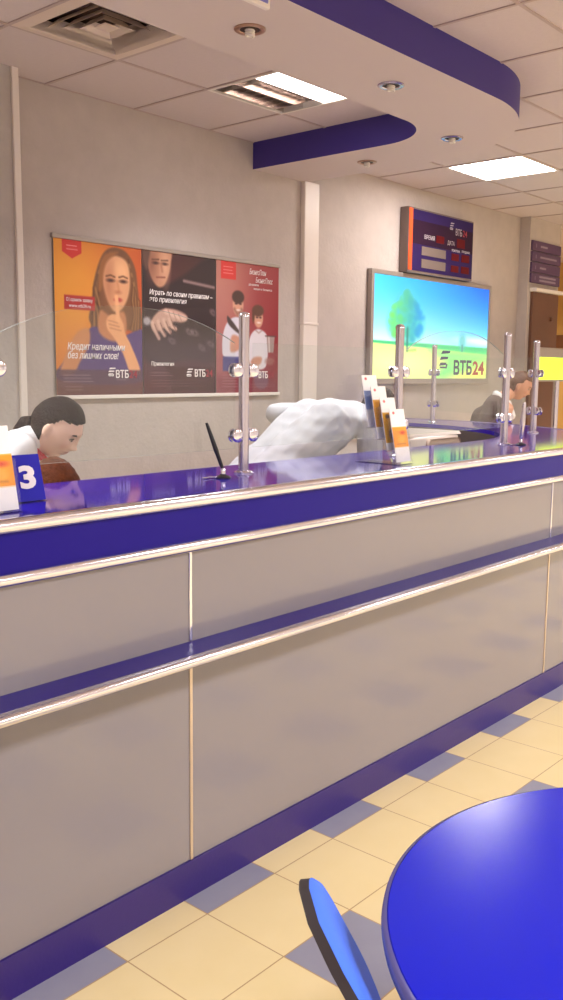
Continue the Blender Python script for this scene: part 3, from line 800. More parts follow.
# a copy would need turning, so every post is built where it stands
posts = [(1.35, 2.25, 0, 'chrome glass-screen post at the near end, beside the yellow flyer'),
         (2.366, 2.25, 0, 'tall chrome glass-screen post beside the black desk pen'),
         (3.33, 2.25, 0, 'chrome glass-screen post just behind the leaflet rack'),
         (4.295, 2.25, 0, 'chrome glass-screen post beside the grey desk pen')]
def onarc(a): return (CX+1.5*math.cos(math.radians(a)), CY+1.5*math.sin(math.radians(a)))
aE, aD = -52, -4
for a, lab in ((aE, 'chrome post on the rounded counter corner, beside the yellow panel'), (aD, 'slim far chrome post in front of the lightbox field')):
    x, y = onarc(a); posts.append((x, y, math.atan2(onarc(aD)[1]-onarc(aE)[1], onarc(aD)[0]-onarc(aE)[0]), lab))
for x, y, a, lab in posts: post(x, y, lab, a)

def pane(label, plan, ztop, zbot=1.33):
    """glass pane following plan points (list of xy), ztop(s) over 0..1; 8 mm thick"""
    t = thing('glass_screen', label, 'glass screen', (*plan[len(plan)//2], zbot), 'clear glass panes on the counter')
    n = len(plan)
    nr = []
    for i in range(n):
        a = Vector(plan[max(i-1, 0)]); b = Vector(plan[min(i+1, n-1)]); d = (b-a).normalized(); nr.append(Vector((-d.y, d.x)))
    bm = B(); ed = B()
    V = []
    for s in (-.004, .004):
        lo = [bm.verts.new((plan[i][0]+nr[i].x*s, plan[i][1]+nr[i].y*s, zbot)) for i in range(n)]
        hi = [bm.verts.new((plan[i][0]+nr[i].x*s, plan[i][1]+nr[i].y*s, ztop(i/(n-1)))) for i in range(n)]
        V.append((lo, hi))
    (l0, h0), (l1, h1) = V
    for i in range(n-1):
        bm.faces.new((l0[i], l0[i+1], h0[i+1], h0[i])); bm.faces.new((l1[i+1], l1[i], h1[i], h1[i+1]))
        bm.faces.new((h0[i], h0[i+1], h1[i+1], h1[i])).material_index = 1
        bm.faces.new((l0[i+1], l0[i], l1[i], l1[i+1])).material_index = 1
    bm.faces.new((l0[0], h0[0], h1[0], l1[0]))
    bm.faces.new((h0[-1], l0[-1], l1[-1], h1[-1]))
    ed.free()
    obj('pane', bm, [M['glass'], M['edge']], t)
def straight(x0, x1, n=25): return [(x0+(x1-x0)*i/(n-1), 2.25) for i in range(n)]
archf = lambda s: 1.695+.097*(1-abs(2*s-1)**2.2)
flat = lambda s: 1.698
pane('clear glass pane with arched top at the near end of the counter', straight(1.397, 2.319), archf)
pane('straight-topped clear glass pane between the desk pen and the leaflet rack', straight(2.413, 3.283), flat)
pane('arched clear glass pane in front of the lightbox', straight(3.377, 4.248), archf)
def curved(a0, a1, n=20): return [onarc(a0+(a1-a0)*i/(n-1)) for i in range(n)]
def chord(p, q, g=.047, n=12):
    p, q = Vector(p), Vector(q); d = (q-p).normalized(); p += d*g; q -= d*g
    return [tuple(p+(q-p)*i/(n-1)) for i in range(n)]
pane('clear glass pane on the far return of the counter', chord(onarc(aE), onarc(aD)), flat)
pane('clear glass pane at the near end, cut off by the left picture edge', straight(.47, 1.303), flat)

# ------------------------------------------------------------------ things on the counter
def desk_pen(x, y, label, lean, pen_m, L=.17, chain=True, fat=1.):
    t = thing('desk_pen', label, 'pen', (x, y, ZT), 'desk pens in holders')
    bm = B(); lathe(bm, [(.028, 0), (.028, .003), (.022, .007), (.012, .010), (.010, .014)], (x, y, ZT), 28); obj('base', bm, M['black'], t, smooth=40)
    bm = B(); lathe(bm, [(.0085, .010), (.0085, .030), (.006, .034)], (x, y, ZT), 20); obj('socket', bm, M['chrome'], t, smooth=40)
    a = Vector((x, y, ZT+.026)); d = Vector(lean).normalized()
    bm = B(); tube(bm, [a, a+d*.02, a+d*L*.35, a+d*L*.42, a+d*L*.9, a+d*L], [q*fat for q in (.004, .0065, .0072, .0085, .006, .0045)], 12); obj('pen', bm, pen_m, t, smooth=50)
    if chain:
        bm = B()
        for k in range(14):
            q = k/13
            ellipsoid(bm, Vector((x-.022-.055*q, y+.03*q+.012*math.sin(q*5), ZT+.004)), (.004, .003, .003), n=8)
        obj('chain', bm, M['steel'], t, smooth=60)
    return t
desk_pen(2.205, 2.192, 'black desk pen leaning in a round holder beside the chrome post', (-.27, .22, 1), M['black'])
desk_pen(4.325, 2.17, 'grey desk pen standing in a holder near the rounded corner', (.05, -.03, 1), M['steel'], .19, fat=1.7)

def leaf_canvas(kind):
    C = Canvas(30, 63, 2.1)
    C.fill(lambda u, v: np.stack([255+0*u, 254+0*u, 254+0*u], -1))
    C.ell(.24, .07, .07, .022, (206, 60, 72), soft=.06)
    if kind == 'orange':
        C.poly([(-.1, .34), (1.1, .34), (1.1, .72), (-.1, .72)], (255, 160, 10), .02, smooth=False)
        C.ell(.6, .58, .25, .1, (255, 190, 70), soft=.2, al=.8); C.ell(.68, .45, .16, .03, (235, 60, 20), soft=.1, al=.9)
        C.line([(.2, .66), (.8, .66)], .05, (200, 110, 40), .06, .6)
    elif kind == 'tan':
        C.poly([(-.1, .26), (1.1, .26), (1.1, .78), (-.1, .78)], (236, 168, 40), .02, smooth=False)
        C.ell(.6, .36, .16, .05, (96, 66, 60), soft=.08); C.ell(.6, .41, .12, .05, (222, 168, 136), soft=.06); C.ell(.62, .62, .26, .16, (120, 66, 70), soft=.08)
    elif kind == 'gold':
        C.poly([(-.1, .28), (1.1, .28), (1.1, .86), (-.1, .86)], (230, 172, 44), .02, smooth=False)
        C.ell(.35, .36, .15, .04, (90, 70, 90), soft=.08); C.ell(.6, .70, .3, .12, (112, 56, 60), soft=.08)
    else:
        C.poly([(-.1, .30), (1.1, .30), (1.1, .66), (-.1, .66)], (150, 170, 222), .04, smooth=False)
        C.ell(.4, .52, .3, .1, (104, 130, 204), soft=.15)
    return C
def leaflet(x0, y, z0, kind, label, w=.099, h=.21, lean=.20):
    t = thing('leaflet', label, 'leaflet', (x0+w/2, y, z0), 'leaflets in clear holders')
    e = Vector((0, math.sin(lean), math.cos(lean))); n = Vector((0, -math.cos(lean), math.sin(lean)))
    bm = B()
    p = Vector((x0, y, z0)); vs = []
    for q in (Vector((0, 0, 0)), n*-.003):
        vs.append([bm.verts.new(p+q), bm.verts.new(p+q+Vector((w, 0, 0))), bm.verts.new(p+q+Vector((w, 0, 0))+e*h), bm.verts.new(p+q+e*h)])
    a, b = vs
    bm.faces.new(a); bm.faces.new(list(reversed(b)))
    for i in range(4): bm.faces.new((a[i], b[i], b[(i+1) % 4], a[(i+1) % 4]))
    bmesh.ops.recalc_face_normals(bm, faces=bm.faces)
    obj('paper', bm, M['orangepaper'], t)
    obj('print', leaf_canvas(kind).bm(p+n*.0006+e*h, (w, 0, 0), -e*h), M['leafprint'], t)
def slab(bm, x0, x1, prof):
    """extrude a (y,z) polygon from x0 to x1"""
    a = [bm.verts.new((x0, y, z)) for y, z in prof]; b = [bm.verts.new((x1, y, z)) for y, z in prof]
    n = len(prof); fs = [bm.faces.new(a), bm.faces.new(list(reversed(b)))]
    for i in range(n): fs.append(bm.faces.new((a[i], b[i], b[(i+1) % n], a[(i+1) % n])))
    bmesh.ops.recalc_face_normals(bm, faces=fs)
def leaf_stand(x0, x1, ys, zs, label, lean=.20, h=.13):
    t = thing('leaflet_holder', label, 'holder', ((x0+x1)/2, ys[0], ZT), 'clear acrylic leaflet holders')
    bm = B(); box(bm, x0-.004, x1+.004, ys[0]-.012, ys[-1]+.06, ZT, ZT+.003); obj('foot', bm, M['acryl'], t)
    for y, z in zip(ys, zs):
        s, c = math.sin(lean), math.cos(lean)
        bm = B()
        for off, hh in ((-.008, h), (.010, h+.05)):
            slab(bm, x0-.003, x1+.003, [(y+off, z-.004), (y+off+.002, z-.004), (y+off+.002+s*hh, z-.004+c*hh), (y+off+s*hh, z-.004+c*hh)])
        slab(bm, x0-.003, x1+.003, [(y-.008, z-.004), (y+.012, z-.004), (y+.012, z-.002), (y-.008, z-.002)])
        obj('pocket', bm, M['acryl'], t)
        for xx in (x0-.005, x1+.003):
            bm = B(); slab(bm, xx, xx+.002, [(y-.008, ZT+.003), (y+.012, ZT+.003), (y+.012+s*h, z+c*h), (y-.008+s*h, z+c*h)])
            obj('side_plate', bm, M['acryl'], t)
lx0 = 3.005
ys = [2.03+.046*k for k in range(4)]; zs = [ZT+.010+.044*k for k in range(4)]
leaf_stand(lx0, lx0+.1, ys, zs, 'clear stepped leaflet rack on the counter in front of the man in white')
for y, z, kd, lab in zip(ys, zs, ('orange', 'gold', 'tan', 'blue'), (
        'leaflet with orange picture in the lowest front pocket of the stepped rack', 'gold and maroon leaflet directly behind the orange one in the stepped rack',
        'tan leaflet with a brown-haired figure, third pocket of the stepped rack', 'white and blue leaflet in the rearmost, highest pocket of the stepped rack')):
    leaflet(lx0, y, z, kd, lab)
leaf_stand(1.202, 1.307, [2.03], [ZT+.006], 'single clear leaflet holder at the near end of the counter')
leaflet(1.205, 2.03, ZT+.006, 'orange', 'yellow-orange flyer in the single holder beside the numbered blue sign', .102, .215)

# number sign
t = thing('number_sign', 'small blue desk sign with a white figure 3', 'sign', (1.44, 2.16, ZT))
lean = .26
s, c = math.sin(lean), math.cos(lean); hs = .128
bm = B(); slab(bm, 1.372, 1.474, [(2.155, ZT+.003), (2.155+s*hs, ZT+.003+c*hs), (2.159+s*hs, ZT+.003+c*hs), (2.210, ZT+.003), (2.206, ZT+.003), (2.157+s*hs*.97, ZT+.003+c*hs*.95), (2.16, ZT+.003)])
obj('plate', bm, M['signblue'], t)
bm = B(); box(bm, 1.370, 1.476, 2.15, 2.213, ZT, ZT+.003); obj('foot', bm, M['acryl'], t)
Rm = Matrix.Rotation(-lean, 4, 'X')
obj('figure', text_bm('3', .083, (1.398, 2.152+s*.038, ZT+.003+c*.038), .05, bold=.0035, R=Rm), M['text_white'], t)

# white printer on its cabinet behind the counter
t = thing('printer', 'white office printer with rounded top behind the counter, below the lightbox', 'printer', (4.48, 2.98, .62))
bm = B(); box(bm, 4.175, 4.79, 2.80, 3.25, .62, 1.243, bev=.015, seg=3); obj('body', bm, M['printer'], t, smooth=35)
bm = B()
prof = []
n = 24; x0, x1 = 4.165, 4.805
loA = []; hiA = []; loB = []; hiB = []
for i in range(n+1):
    q = i/n; x = x0+(x1-x0)*q
    zz = 1.306-.044*q
    yf = 2.795+.02*math.sin(q*PI)
    loA.append(bm.verts.new((x, yf, 1.244))); hiA.append(bm.verts.new((x, yf+.015, zz)))
    loB.append(bm.verts.new((x, 3.27, 1.244))); hiB.append(bm.verts.new((x, 3.25, zz)))
for i in range(n):
    bm.faces.new((loA[i], loA[i+1], hiA[i+1], hiA[i])); bm.faces.new((hiA[i], hiA[i+1], hiB[i+1], hiB[i]))
    bm.faces.new((hiB[i], hiB[i+1], loB[i+1], loB[i])); bm.faces.new((loB[i], loB[i+1], loA[i+1], loA[i]))
bm.faces.new((loA[0], hiA[0], hiB[0], loB[0])); bm.faces.new((loA[-1], loB[-1], hiB[-1], hiA[-1]))
bmesh.ops.recalc_face_normals(bm, faces=bm.faces)
obj('lid', bm, M['printer'], t, smooth=30)
bm = B(); box(bm, 4.43, 4.78, 2.775, 2.81, .95, 1.228, bev=.03, seg=4); obj('front_cover', bm, M['printer2'], t, smooth=35, label='beige front cover')
t = thing('printer_cabinet', 'low white cabinet under the office printer behind the counter', 'cabinet', (4.48, 3.03, 0))
bm = B(); box(bm, 4.165, 4.805, 2.80, 3.27, .06, .62, bev=.004); obj('body', bm, M['printer2'], t)
bm = B(); box(bm, 4.185, 4.785, 2.82, 3.25, 0, .06); obj('base', bm, M['black'], t)
bm = B(); box(bm, 4.185, 4.785, 2.79, 2.80, .08, .60, bev=.003); dr = obj('door', bm, M['printer'], t)
bm = B(); tube(bm, [(4.72, 2.784, .35), (4.72, 2.784, .47)], .006, 8); obj('handle', bm, M['steel'], dr)

# ------------------------------------------------------------------ people
def remesh(bm, vox, smooth_it=2):
    me = bpy.data.meshes.new('tmp'); bm.to_mesh(me); bm.free()
    o = bpy.data.objects.new('tmp', me); COL.objects.link(o)
    r = o.modifiers.new('r', 'REMESH'); r.mode = 'VOXEL'; r.voxel_size = vox
    if smooth_it:
        s = o.modifiers.new('s', 'SMOOTH'); s.iterations = smooth_it; s.factor = .5
    bpy.context.view_layer.update()
    out = bpy.data.meshes.new_from_object(o.evaluated_get(bpy.context.evaluated_depsgraph_get()))
    bpy.data.objects.remove(o); bpy.data.meshes.remove(me)
    return out

def G(x, m, s): return math.exp(-((x-m)/s)**2)
def head_pt(d, female=True):
    """unit direction -> point on a human head (x right, y forward, z up), metres, origin mid-head"""
    x, y, z = d.x*.074, d.y*.095, d.z*.116
    t = max(0., -z/.116)
    x *= 1-.34*t**1.5
    if y < 0: y *= 1-.42*t**1.2
    else:
        y *= 1-.06*t
        # flatter face
        ax = abs(x)/.074
        y = min(y, .088-.014*ax**2) if y > .05 else y
        fy = max(0., min(1., (d.y-.15)/.35))
        e = 0
        e += .006*G(x, 0, .012)*G(z, .036, .018)                                     # bridge between the brows
        e += .013*G(x, 0, .0095)*G(z, .0, .022)                                      # nose ridge
        e += .020*G(x, 0, .0125)*G(z, -.024, .0115)                                  # nose tip
        e += .007*G(abs(x), .013, .007)*G(z, -.028, .008)                            # nostrils
        e -= .0095*G(abs(x), .031, .015)*G(z, .010, .012)                            # eye sockets
        e += .0045*G(abs(x), .030, .013)*G(z, .009, .0065)                           # lids
        e += .0045*G(abs(x), .030, .022)*G(z, .030, .010)                            # brows
        e += .004*G(abs(x), .044, .018)*G(z, -.018, .016)                            # cheekbones
        e -= .003*G(abs(x), .035, .012)*G(z, -.05, .014)
        e += .0065*G(x, 0, .019)*G(z, -.0515, .0052)                                 # upper lip
        e += .0065*G(x, 0, .017)*G(z, -.0635, .0055)                                 # lower lip
        e -= .003*G(x, 0, .02)*G(z, -.0575, .0028)
        e -= .004*G(x, 0, .016)*G(z, -.075, .006)
        e += .010*G(x, 0, .019)*G(z, -.094, .013)                                    # chin
        y += e*fy
    return Vector((x, y, z))

def frame(F, roll=0.):
    F = Vector(F).normalized(); R = F.cross(Vector((0, 0, 1))).normalized(); U = R.cross(F)
    m = Matrix((R, F, U)).transposed()
    return m @ Matrix.Rotation(roll, 3, 'Y')

def add_head(bm, c, Rm, ears=True):
    n0 = len(bm.verts)
    r = bmesh.ops.create_uvsphere(bm, u_segments=96, v_segments=72, radius=1)
    for v in r['verts']: v.co = Vector(c)+Rm @ head_pt(v.co.normalized())
    if ears:
        for s in (-1, 1):
            ellipsoid(bm, Vector(c)+Rm @ Vector((s*.074, -.006, -.002)), (.010, .017, .030), Rm @ Matrix.Rotation(s*.35, 3, 'Z'), 16)
            ellipsoid(bm, Vector(c)+Rm @ Vector((s*.073, -.002, -.022)), (.007, .010, .012), Rm, 12)

def hair_shell(c, Rm, keep, thick, seed=1, strand=.003):
    """cap of hair: the part of the scalp where keep(direction) holds, lifted off the skull"""
    bm = B()
    r = bmesh.ops.create_uvsphere(bm, u_segments=72, v_segments=54, radius=1)
    dirs = {v: v.co.normalized().copy() for v in r['verts']}
    bad = [f for f in bm.faces if not all(keep(dirs[v]) for v in f.verts)]
    bmesh.ops.delete(bm, geom=bad, context='FACES')
    edge = {v for e in bm.edges if e.is_boundary for v in e.verts}
    for v in bm.verts:
        d = dirs[v]; p = head_pt(d)
        k = -.006 if v in edge else thick(d)+strand*noise.noise(Vector((math.atan2(d.x, d.z)*7, d.y*1.5, seed)))
        v.co = Vector(c)+Rm @ (p+d*k)
    bmesh.ops.recalc_face_normals(bm, faces=bm.faces)
    return bm

def hand(bm, wrist, dirv, palm_n, curl=.5, side=1):
    """palm, four fingers of different length and a thumb from the side of the palm"""
    d = Vector(dirv).normalized(); n = Vector(palm_n); n = (n-d*n.dot(d)).normalized(); s = d.cross(n)*side
    w = Vector(wrist)
    for k in (-.022, -.007, .008, .022): capsule(bm, w+d*.012+s*k*.6, .015, w+d*.085+s*k, .0125, 10)
    for k, L in zip((-.027, -.009, .009, .027), (.062, .074, .080, .072)):
        a = w+d*.088+s*k
        b = a+(d*math.cos(curl*.7)+n*math.sin(curl*.7))*L*.5
        e = b+(d*math.cos(curl*1.8)+n*math.sin(curl*1.8))*L*.5
        capsule(bm, a, .0095, b, .0085, 10); capsule(bm, b, .0085, e, .007, 10)
    a = w+d*.035+s*.028; b = a+(d*.7+s*.7+n*.3).normalized()*.035; e = b+(d*.95+s*.15+n*.35).normalized()*.032
    capsule(bm, a, .013, b, .0105, 10); capsule(bm, b, .0105, e, .008, 10)

def person(label, base, J, Fh, skin, hair_fn, clothes, roll=0., curl=.6, lips=(170, 70, 72), vox=.0048, eyes=True, brow=(70, 44, 38), skull=1.):
    """J: joints; clothes: list of (part name, material, capsule list, voxel, wrinkle)"""
    Rm = frame(Fh, roll); hc = Vector(J['head'])
    bm = B(); add_head(bm, hc, Rm)
    nk = Vector(J['neck'])
    capsule(bm, nk-Vector((0, 0, .02)), .056, hc+Rm @ Vector((0, -.028, -.055)), .050)
    ch, pe = Vector(J['chest']), Vector(J['pelvis'])
    sl, sr = Vector(J['shl']), Vector(J['shr'])
    capsule(bm, sl, .052, nk, .055); capsule(bm, sr, .052, nk, .055)
    side = (sl-sr).normalized()
    for k in (-.07, .07):
        capsule(bm, ch+side*k, .098, pe+side*k*.9, .098)
        capsule(bm, ch+side*k, .095, nk+side*k*.6-Vector((0, 0, .04)), .06)
    for q in ('l', 'r'):
        S = Vector(J['sh'+q]); E = Vector(J['el'+q]); W = Vector(J['wr'+q])
        capsule(bm, S, .049, E, .037); capsule(bm, E, .037, W, .026)
        hd = Vector(J.get('hd'+q, W-E))
        hand(bm, W, hd, J.get('pn'+q, (0, 0, -1)), curl, 1 if q == 'r' else -1)
        hp, kn, an = (Vector(J[k+q]) for k in ('hp', 'kn', 'an'))
        capsule(bm, hp, .085, kn, .055); capsule(bm, kn, .055, an, .036)
        td = Vector(J['toe'])
        capsule(bm, an-Vector((0, 0, an.z-.04)), .036, an-Vector((0, 0, an.z-.03))+td*.16, .026)
    me = remesh(bm, vox, 2)
    # skin colour with lips and a little cheek colour
    at = me.color_attributes.new('Col', 'FLOAT_COLOR', 'POINT')
    cs = np.array(lin(skin)); cl = np.array(lin(lips)); Ri = Rm.inverted()
    out = np.ones((len(me.vertices), 4))
    for i, v in enumerate(me.vertices):
        p = Ri @ (v.co-hc); k = 0.
        if p.y > .06 and abs(p.z) < .12:
            k = min(1., G(p.x, 0, .020)*max(G(p.z, -.0515, .0055), G(p.z, -.0635, .006))*1.2)
            ck = .22*G(abs(p.x), .045, .018)*G(p.z, -.025, .02)
            out[i, :3] = cs*(1-k)+cl*k; out[i, :3] *= np.array([1, 1-ck*.5, 1-ck*.5])
        else: out[i, :3] = cs
    at.data.foreach_set('color', out.ravel().astype(np.float32))
    body = obj('person', me, M['skinprint'], None, base, label, 'person', smooth=180)
    hair_fn(body, hc, Rm)
    if eyes:
        for s in (-1, 1):
            bm = B(); ellipsoid(bm, hc+Rm @ Vector((s*.031, .0755, .009)), (.0135, .009, .0062), Rm, 18); ey = obj('eye', bm, M['eyewhite'], body, smooth=180)
            bm = B(); ellipsoid(bm, hc+Rm @ Vector((s*.031, .0825, .0065)), (.0085, .0026, .0055), Rm, 14); obj('iris', bm, M['iris'], ey, smooth=180)
            bm = B(); tube(bm, [hc+Rm @ Vector((s*x, y, z)) for x, y, z in ((.017, .0865, .027), (.03, .086, .0315), (.045, .078, .029))], [.0026, .0038, .002], 8); obj('eyebrow', bm, mat('eyebrow', brow, .7), body)
            bm = B(); tube(bm, [hc+Rm @ Vector((s*x, y, z)) for x, y, z in ((.018, .082, .0135), (.031, .0853, .0155), (.045, .078, .0125))], [.0018, .0026, .0016], 6); obj('eyelash', bm, M['iris'], body)
    for nm, m_, caps, vx, wr in clothes:
        bm = B()
        for c in caps: capsule(bm, *c)
        me = remesh(bm, vx, 2)
        if wr:
            me.calc_loop_triangles() if False else None
            for v in me.vertices:
                p = v.co
                k = noise.noise(p*9)*.5+noise.noise(Vector((p.x*6+p.z*16, p.y*12, p.z*9)))*.5
                v.co = p+v.normal*wr*k
        obj(nm, me, m_, body, smooth=180)
    return body

def legs_clothes(J, m_, r=.012):
    pe = Vector(J['pelvis']); caps = []
    side = (Vector(J['hpl'])-Vector(J['hpr'])).normalized()
    caps.append((pe+side*.07, .108+.0, pe-side*.07, .108))
    for q in ('l', 'r'):
        hp, kn, an = (Vector(J[k+q]) for k in ('hp', 'kn', 'an'))
        caps.append((hp, .097, kn, .07)); caps.append((kn, .07, an+Vector((0, 0, .03)), .052))
    return ('trousers', m_, caps, .012, .0)
def shoes(J):
    caps = []
    for q in ('l', 'r'):
        an = Vector(J['an'+q]); td = Vector(J['toe'])
        caps.append((Vector((an.x, an.y, .046)), .046, Vector((an.x, an.y, .036))+td*.17, .036))
    return ('shoes', M['shoe'], caps, .01, 0.)
def stand(J, px, py, f, spread=.1, kz=.5):
    """feet, knees and hips for a standing figure facing f with the pelvis at px,py"""
    f = Vector((f[0], f[1], 0)).normalized(); s = Vector((-f.y, f.x, 0))   # s points to the figure's left
    pe = Vector(J['pelvis'])
    for q, k in (('l', 1), ('r', -1)):
        J['hp'+q] = pe+s*k*.09-Vector((0, 0, .03)); J['an'+q] = Vector((px, py, .085))+s*k*spread
        J['kn'+q] = (Vector(J['hp'+q])+Vector(J['an'+q]))/2+f*.03
    J['toe'] = f
    return s

# --- clerk with dark tied-back hair, leaning over
off = Vector((.06, .09, -.005))
hc = Vector((2.005, 2.85, 1.383))+off
fb = Vector((.85, -.53, 0)).normalized(); lb = Vector((.53, .85, 0)).normalized()
nk = Vector((1.895, 2.945, 1.305))+off
J = dict(head=hc, neck=nk, chest=nk+Vector((-.10, .07, -.14)), pelvis=(1.63, 3.27, .92), shl=nk+lb*.165+Vector((-.02, 0, -.035)), shr=nk-lb*.165+Vector((.0, -.005, .005)))
J['ell'] = Vector(J['shl'])+Vector((.16, -.06, -.24)); J['wrl'] = J['ell']+Vector((.18, -.13, -.03))
J['elr'] = Vector(J['shr'])+Vector((-.17, .05, -.24)); J['wrr'] = J['elr']+Vector((-.02, .12, -.20))
stand(J, 1.60, 3.30, fb)
def clerk_hair(body, c, Rm):
    def keep(d):
        if d.y > .30: return d.z > .60-.16*abs(d.x)
        if d.y > -.10: return d.z > .10+1.25*d.y
        return d.z > -.72
    h = obj('hair', hair_shell(c, Rm, keep, lambda d: .006+.005*max(0, d.z)+.007*max(0, -d.y-.2)), M['hair_dark'], body, smooth=180)
    bm = B(); p = [c+Rm @ Vector(q) for q in ((0, -.078, -.040), (.0, -.104, -.062), (-.005, -.112, -.10), (-.01, -.105, -.14))]
    tube(bm, p, [.034, .036, .028, .010], 14); obj('ponytail', bm, M['hair_dark'], h, smooth=180)
    bm = B(); lathe(bm, [(.026, -.008), (.031, -.004), (.031, .004), (.026, .008)], p[0]+(p[1]-p[0])*.5, 20, p[1]-p[0]); obj('hair_tie', bm, M['scarf'], h, smooth=60)
S = [(J['shl'], .064, J['ell'], .052), (J['shr'], .064, J['elr'], .052), (J['ell'], .052, J['wrl'], .038), (J['elr'], .052, J['wrr'], .038),
     (J['shl'], .064, nk, .062), (J['shr'], .066, nk+Vector((0, 0, .01)), .066), (nk, .066, nk+Vector((.035, -.03, .03)), .060)]
for k in (-.07, .07):
    S.append((J['chest']+lb*k, .112, Vector(J['pelvis'])+lb*k*.9+Vector((0, 0, .02)), .116)); S.append((J['chest']+lb*k, .108, nk+lb*k*.7-Vector((0, 0, .03)), .068))
sc_ = [(nk+Vector((.02, -.005, .012))+fb*.02+lb*.055, .022, nk+Vector((.03, -.01, -.01))+fb*.065, .02), (nk+Vector((.02, -.005, .012))+fb*.02-lb*.055, .022, nk+Vector((.03, -.01, -.01))+fb*.065, .02),
       (nk-fb*.055+Vector((0, 0, .03)), .02, nk+fb*.02-lb*.06+Vector((.02, 0, .012)), .022), (nk-fb*.055+Vector((0, 0, .03)), .02, nk+fb*.02+lb*.06+Vector((.02, 0, .012)), .022)]
sr_ = [(nk+fb*.045-lb*.058+Vector((.01, 0, .004)), .016, nk+fb*.09-lb*.02+Vector((.02, 0, -.05)), .014)]
clerk = person('woman with dark tied-back hair, white shirt and navy scarf, leaning over behind the counter', (1.62, 3.29, 0), J, (.54, -.78, -.68), (248, 204, 182), clerk_hair,
       [('shirt', M['shirt'], S, .009, .006), ('scarf', M['scarf'], sc_, .006, .002), ('scarf_edge', M['scarfred'], sr_, .005, 0), legs_clothes(J, M['trousers']), shoes(J)], roll=.05)

# --- seated colleague with auburn hair, only the crown shows
hc = Vector((1.885, 2.70, 1.165)); fb = Vector((1, .03, 0)).normalized(); lb = Vector((-fb.y, fb.x, 0))
nk = Vector((1.86, 2.69, 1.03))
J = dict(head=hc, neck=nk, chest=nk+Vector((-.005, 0, -.15)), pelvis=(1.86, 2.72, .60), shl=nk+lb*.15+Vector((0, 0, -.05)), shr=nk-lb*.15+Vector((0, 0, -.05)))
for q, k in (('l', 1), ('r', -1)):
    J['el'+q] = Vector(J['sh'+q])+lb*k*.02+Vector((0, 0, -.24)); J['wr'+q] = J['el'+q]+fb*.2-lb*k*.05
    J['hp'+q] = Vector(J['pelvis'])+lb*k*.09-Vector((0, 0, .02)); J['kn'+q] = J['hp'+q]+fb*.36; J['an'+q] = Vector((*(J['kn'+q]-fb*.03).xy, .085))
J['toe'] = fb
def bob_hair(body, c, Rm):
    def keep(d):
        if d.y > .3: return d.z > .55
        return d.z > -.75+.9*max(0, d.y+.1)
    obj('hair', hair_shell(c, Rm, keep, lambda d: .018, 5), M['hair_auburn'], body, smooth=180)
S = [(J['shl'], .060, J['ell'], .05), (J['shr'], .060, J['elr'], .05), (J['ell'], .05, J['wrl'], .037), (J['elr'], .05, J['wrr'], .037), (J['shl'], .060, nk, .060), (J['shr'], .060, nk, .060)]
for k in (-.065, .065): S += [(J['chest']+lb*k, .105, Vector(J['pelvis'])+lb*k, .112), (J['chest']+lb*k, .102, nk+lb*k*.7-Vector((0, 0, .04)), .066)]
person('auburn-haired person sitting low behind the counter beside the blue numbered sign, only the crown showing', (1.86, 2.72, 0), J, (.30, .92, -.25), (220, 168, 142), bob_hair,
       [('shirt', M['shirt2'], S, .011, .004), legs_clothes(J, M['trousers']), shoes(J)], vox=.006)
t = thing('stool', 'round grey stool hidden under the seated auburn-haired person', 'stool', (1.86, 2.72, 0))
bm = B(); lathe(bm, [(.155, 0), (.165, .01), (.165, .03), (.15, .04)], (1.86, 2.72, .432), 32); obj('seat', bm, M['stool'], t, smooth=40)
bm = B(); tube(bm, [(1.86, 2.72, .03), (1.86, 2.72, .435)], .022, 14); obj('column', bm, M['steel'], t, smooth=40)
bm = B(); lathe(bm, [(.18, 0), (.18, .012), (.04, .035)], (1.86, 2.72, 0), 32); obj('base', bm, M['steel'], t, smooth=40)

# --- man in a white shirt bent right over
fb = Vector((.96, -.28, 0)).normalized(); lb = Vector((.28, .96, 0)).normalized()
nk = Vector((3.93, 2.93, 1.385)); hc = Vector((4.10, 2.90, 1.400))
J = dict(head=hc, neck=nk, chest=Vector((3.68, 2.98, 1.325)), pelvis=(3.17, 3.06, .97), shl=nk+lb*.18+Vector((-.05, 0, 0)), shr=nk-lb*.18+Vector((-.05, 0, -.05)))
J['ell'] = Vector((3.765, 3.35, 1.372)); J['wrl'] = Vector((3.98, 3.36, 1.20))
J['elr'] = Vector(J['shr'])+Vector((.0, -.02, -.29)); J['wrr'] = J['elr']+Vector((.22, .02, -.08))
stand(J, 3.17, 3.06, fb)
def short_hair(m_):
    def fn(body, c, Rm):
        def keep(d):
            if d.y > .30: return d.z > .58
            if d.y > -.1: return d.z > .10+.6*d.y
            return d.z > -.55
        obj('hair', hair_shell(c, Rm, keep, lambda d: .010, 9), m_, body, smooth=180)
    return fn
S = [(J['shl'], .068, J['ell'], .052), (J['shr'], .070, J['elr'], .060), (J['ell'], .050, J['wrl'], .045), (J['elr'], .056, J['wrr'], .042), (J['shl'], .072, nk, .066), (J['shr'], .072, nk, .066)]
for k in (-.085, .085): S += [(J['chest']+lb*k, .135, Vector(J['pelvis'])+lb*k*.9, .125), (J['chest']+lb*k, .13, nk+lb*k*.9-fb*.07-Vector((0, 0, .03)), .085)]
person('person in a white shirt bent far over behind the counter, head hidden by leaflets', (3.17, 3.06, 0), J, (.86, -.24, -.42), (214, 162, 136), short_hair(M['hair_dark']),
       [('shirt', M['shirt2'], S, .010, .015), legs_clothes(J, M['trousers']), shoes(J)], vox=.006)

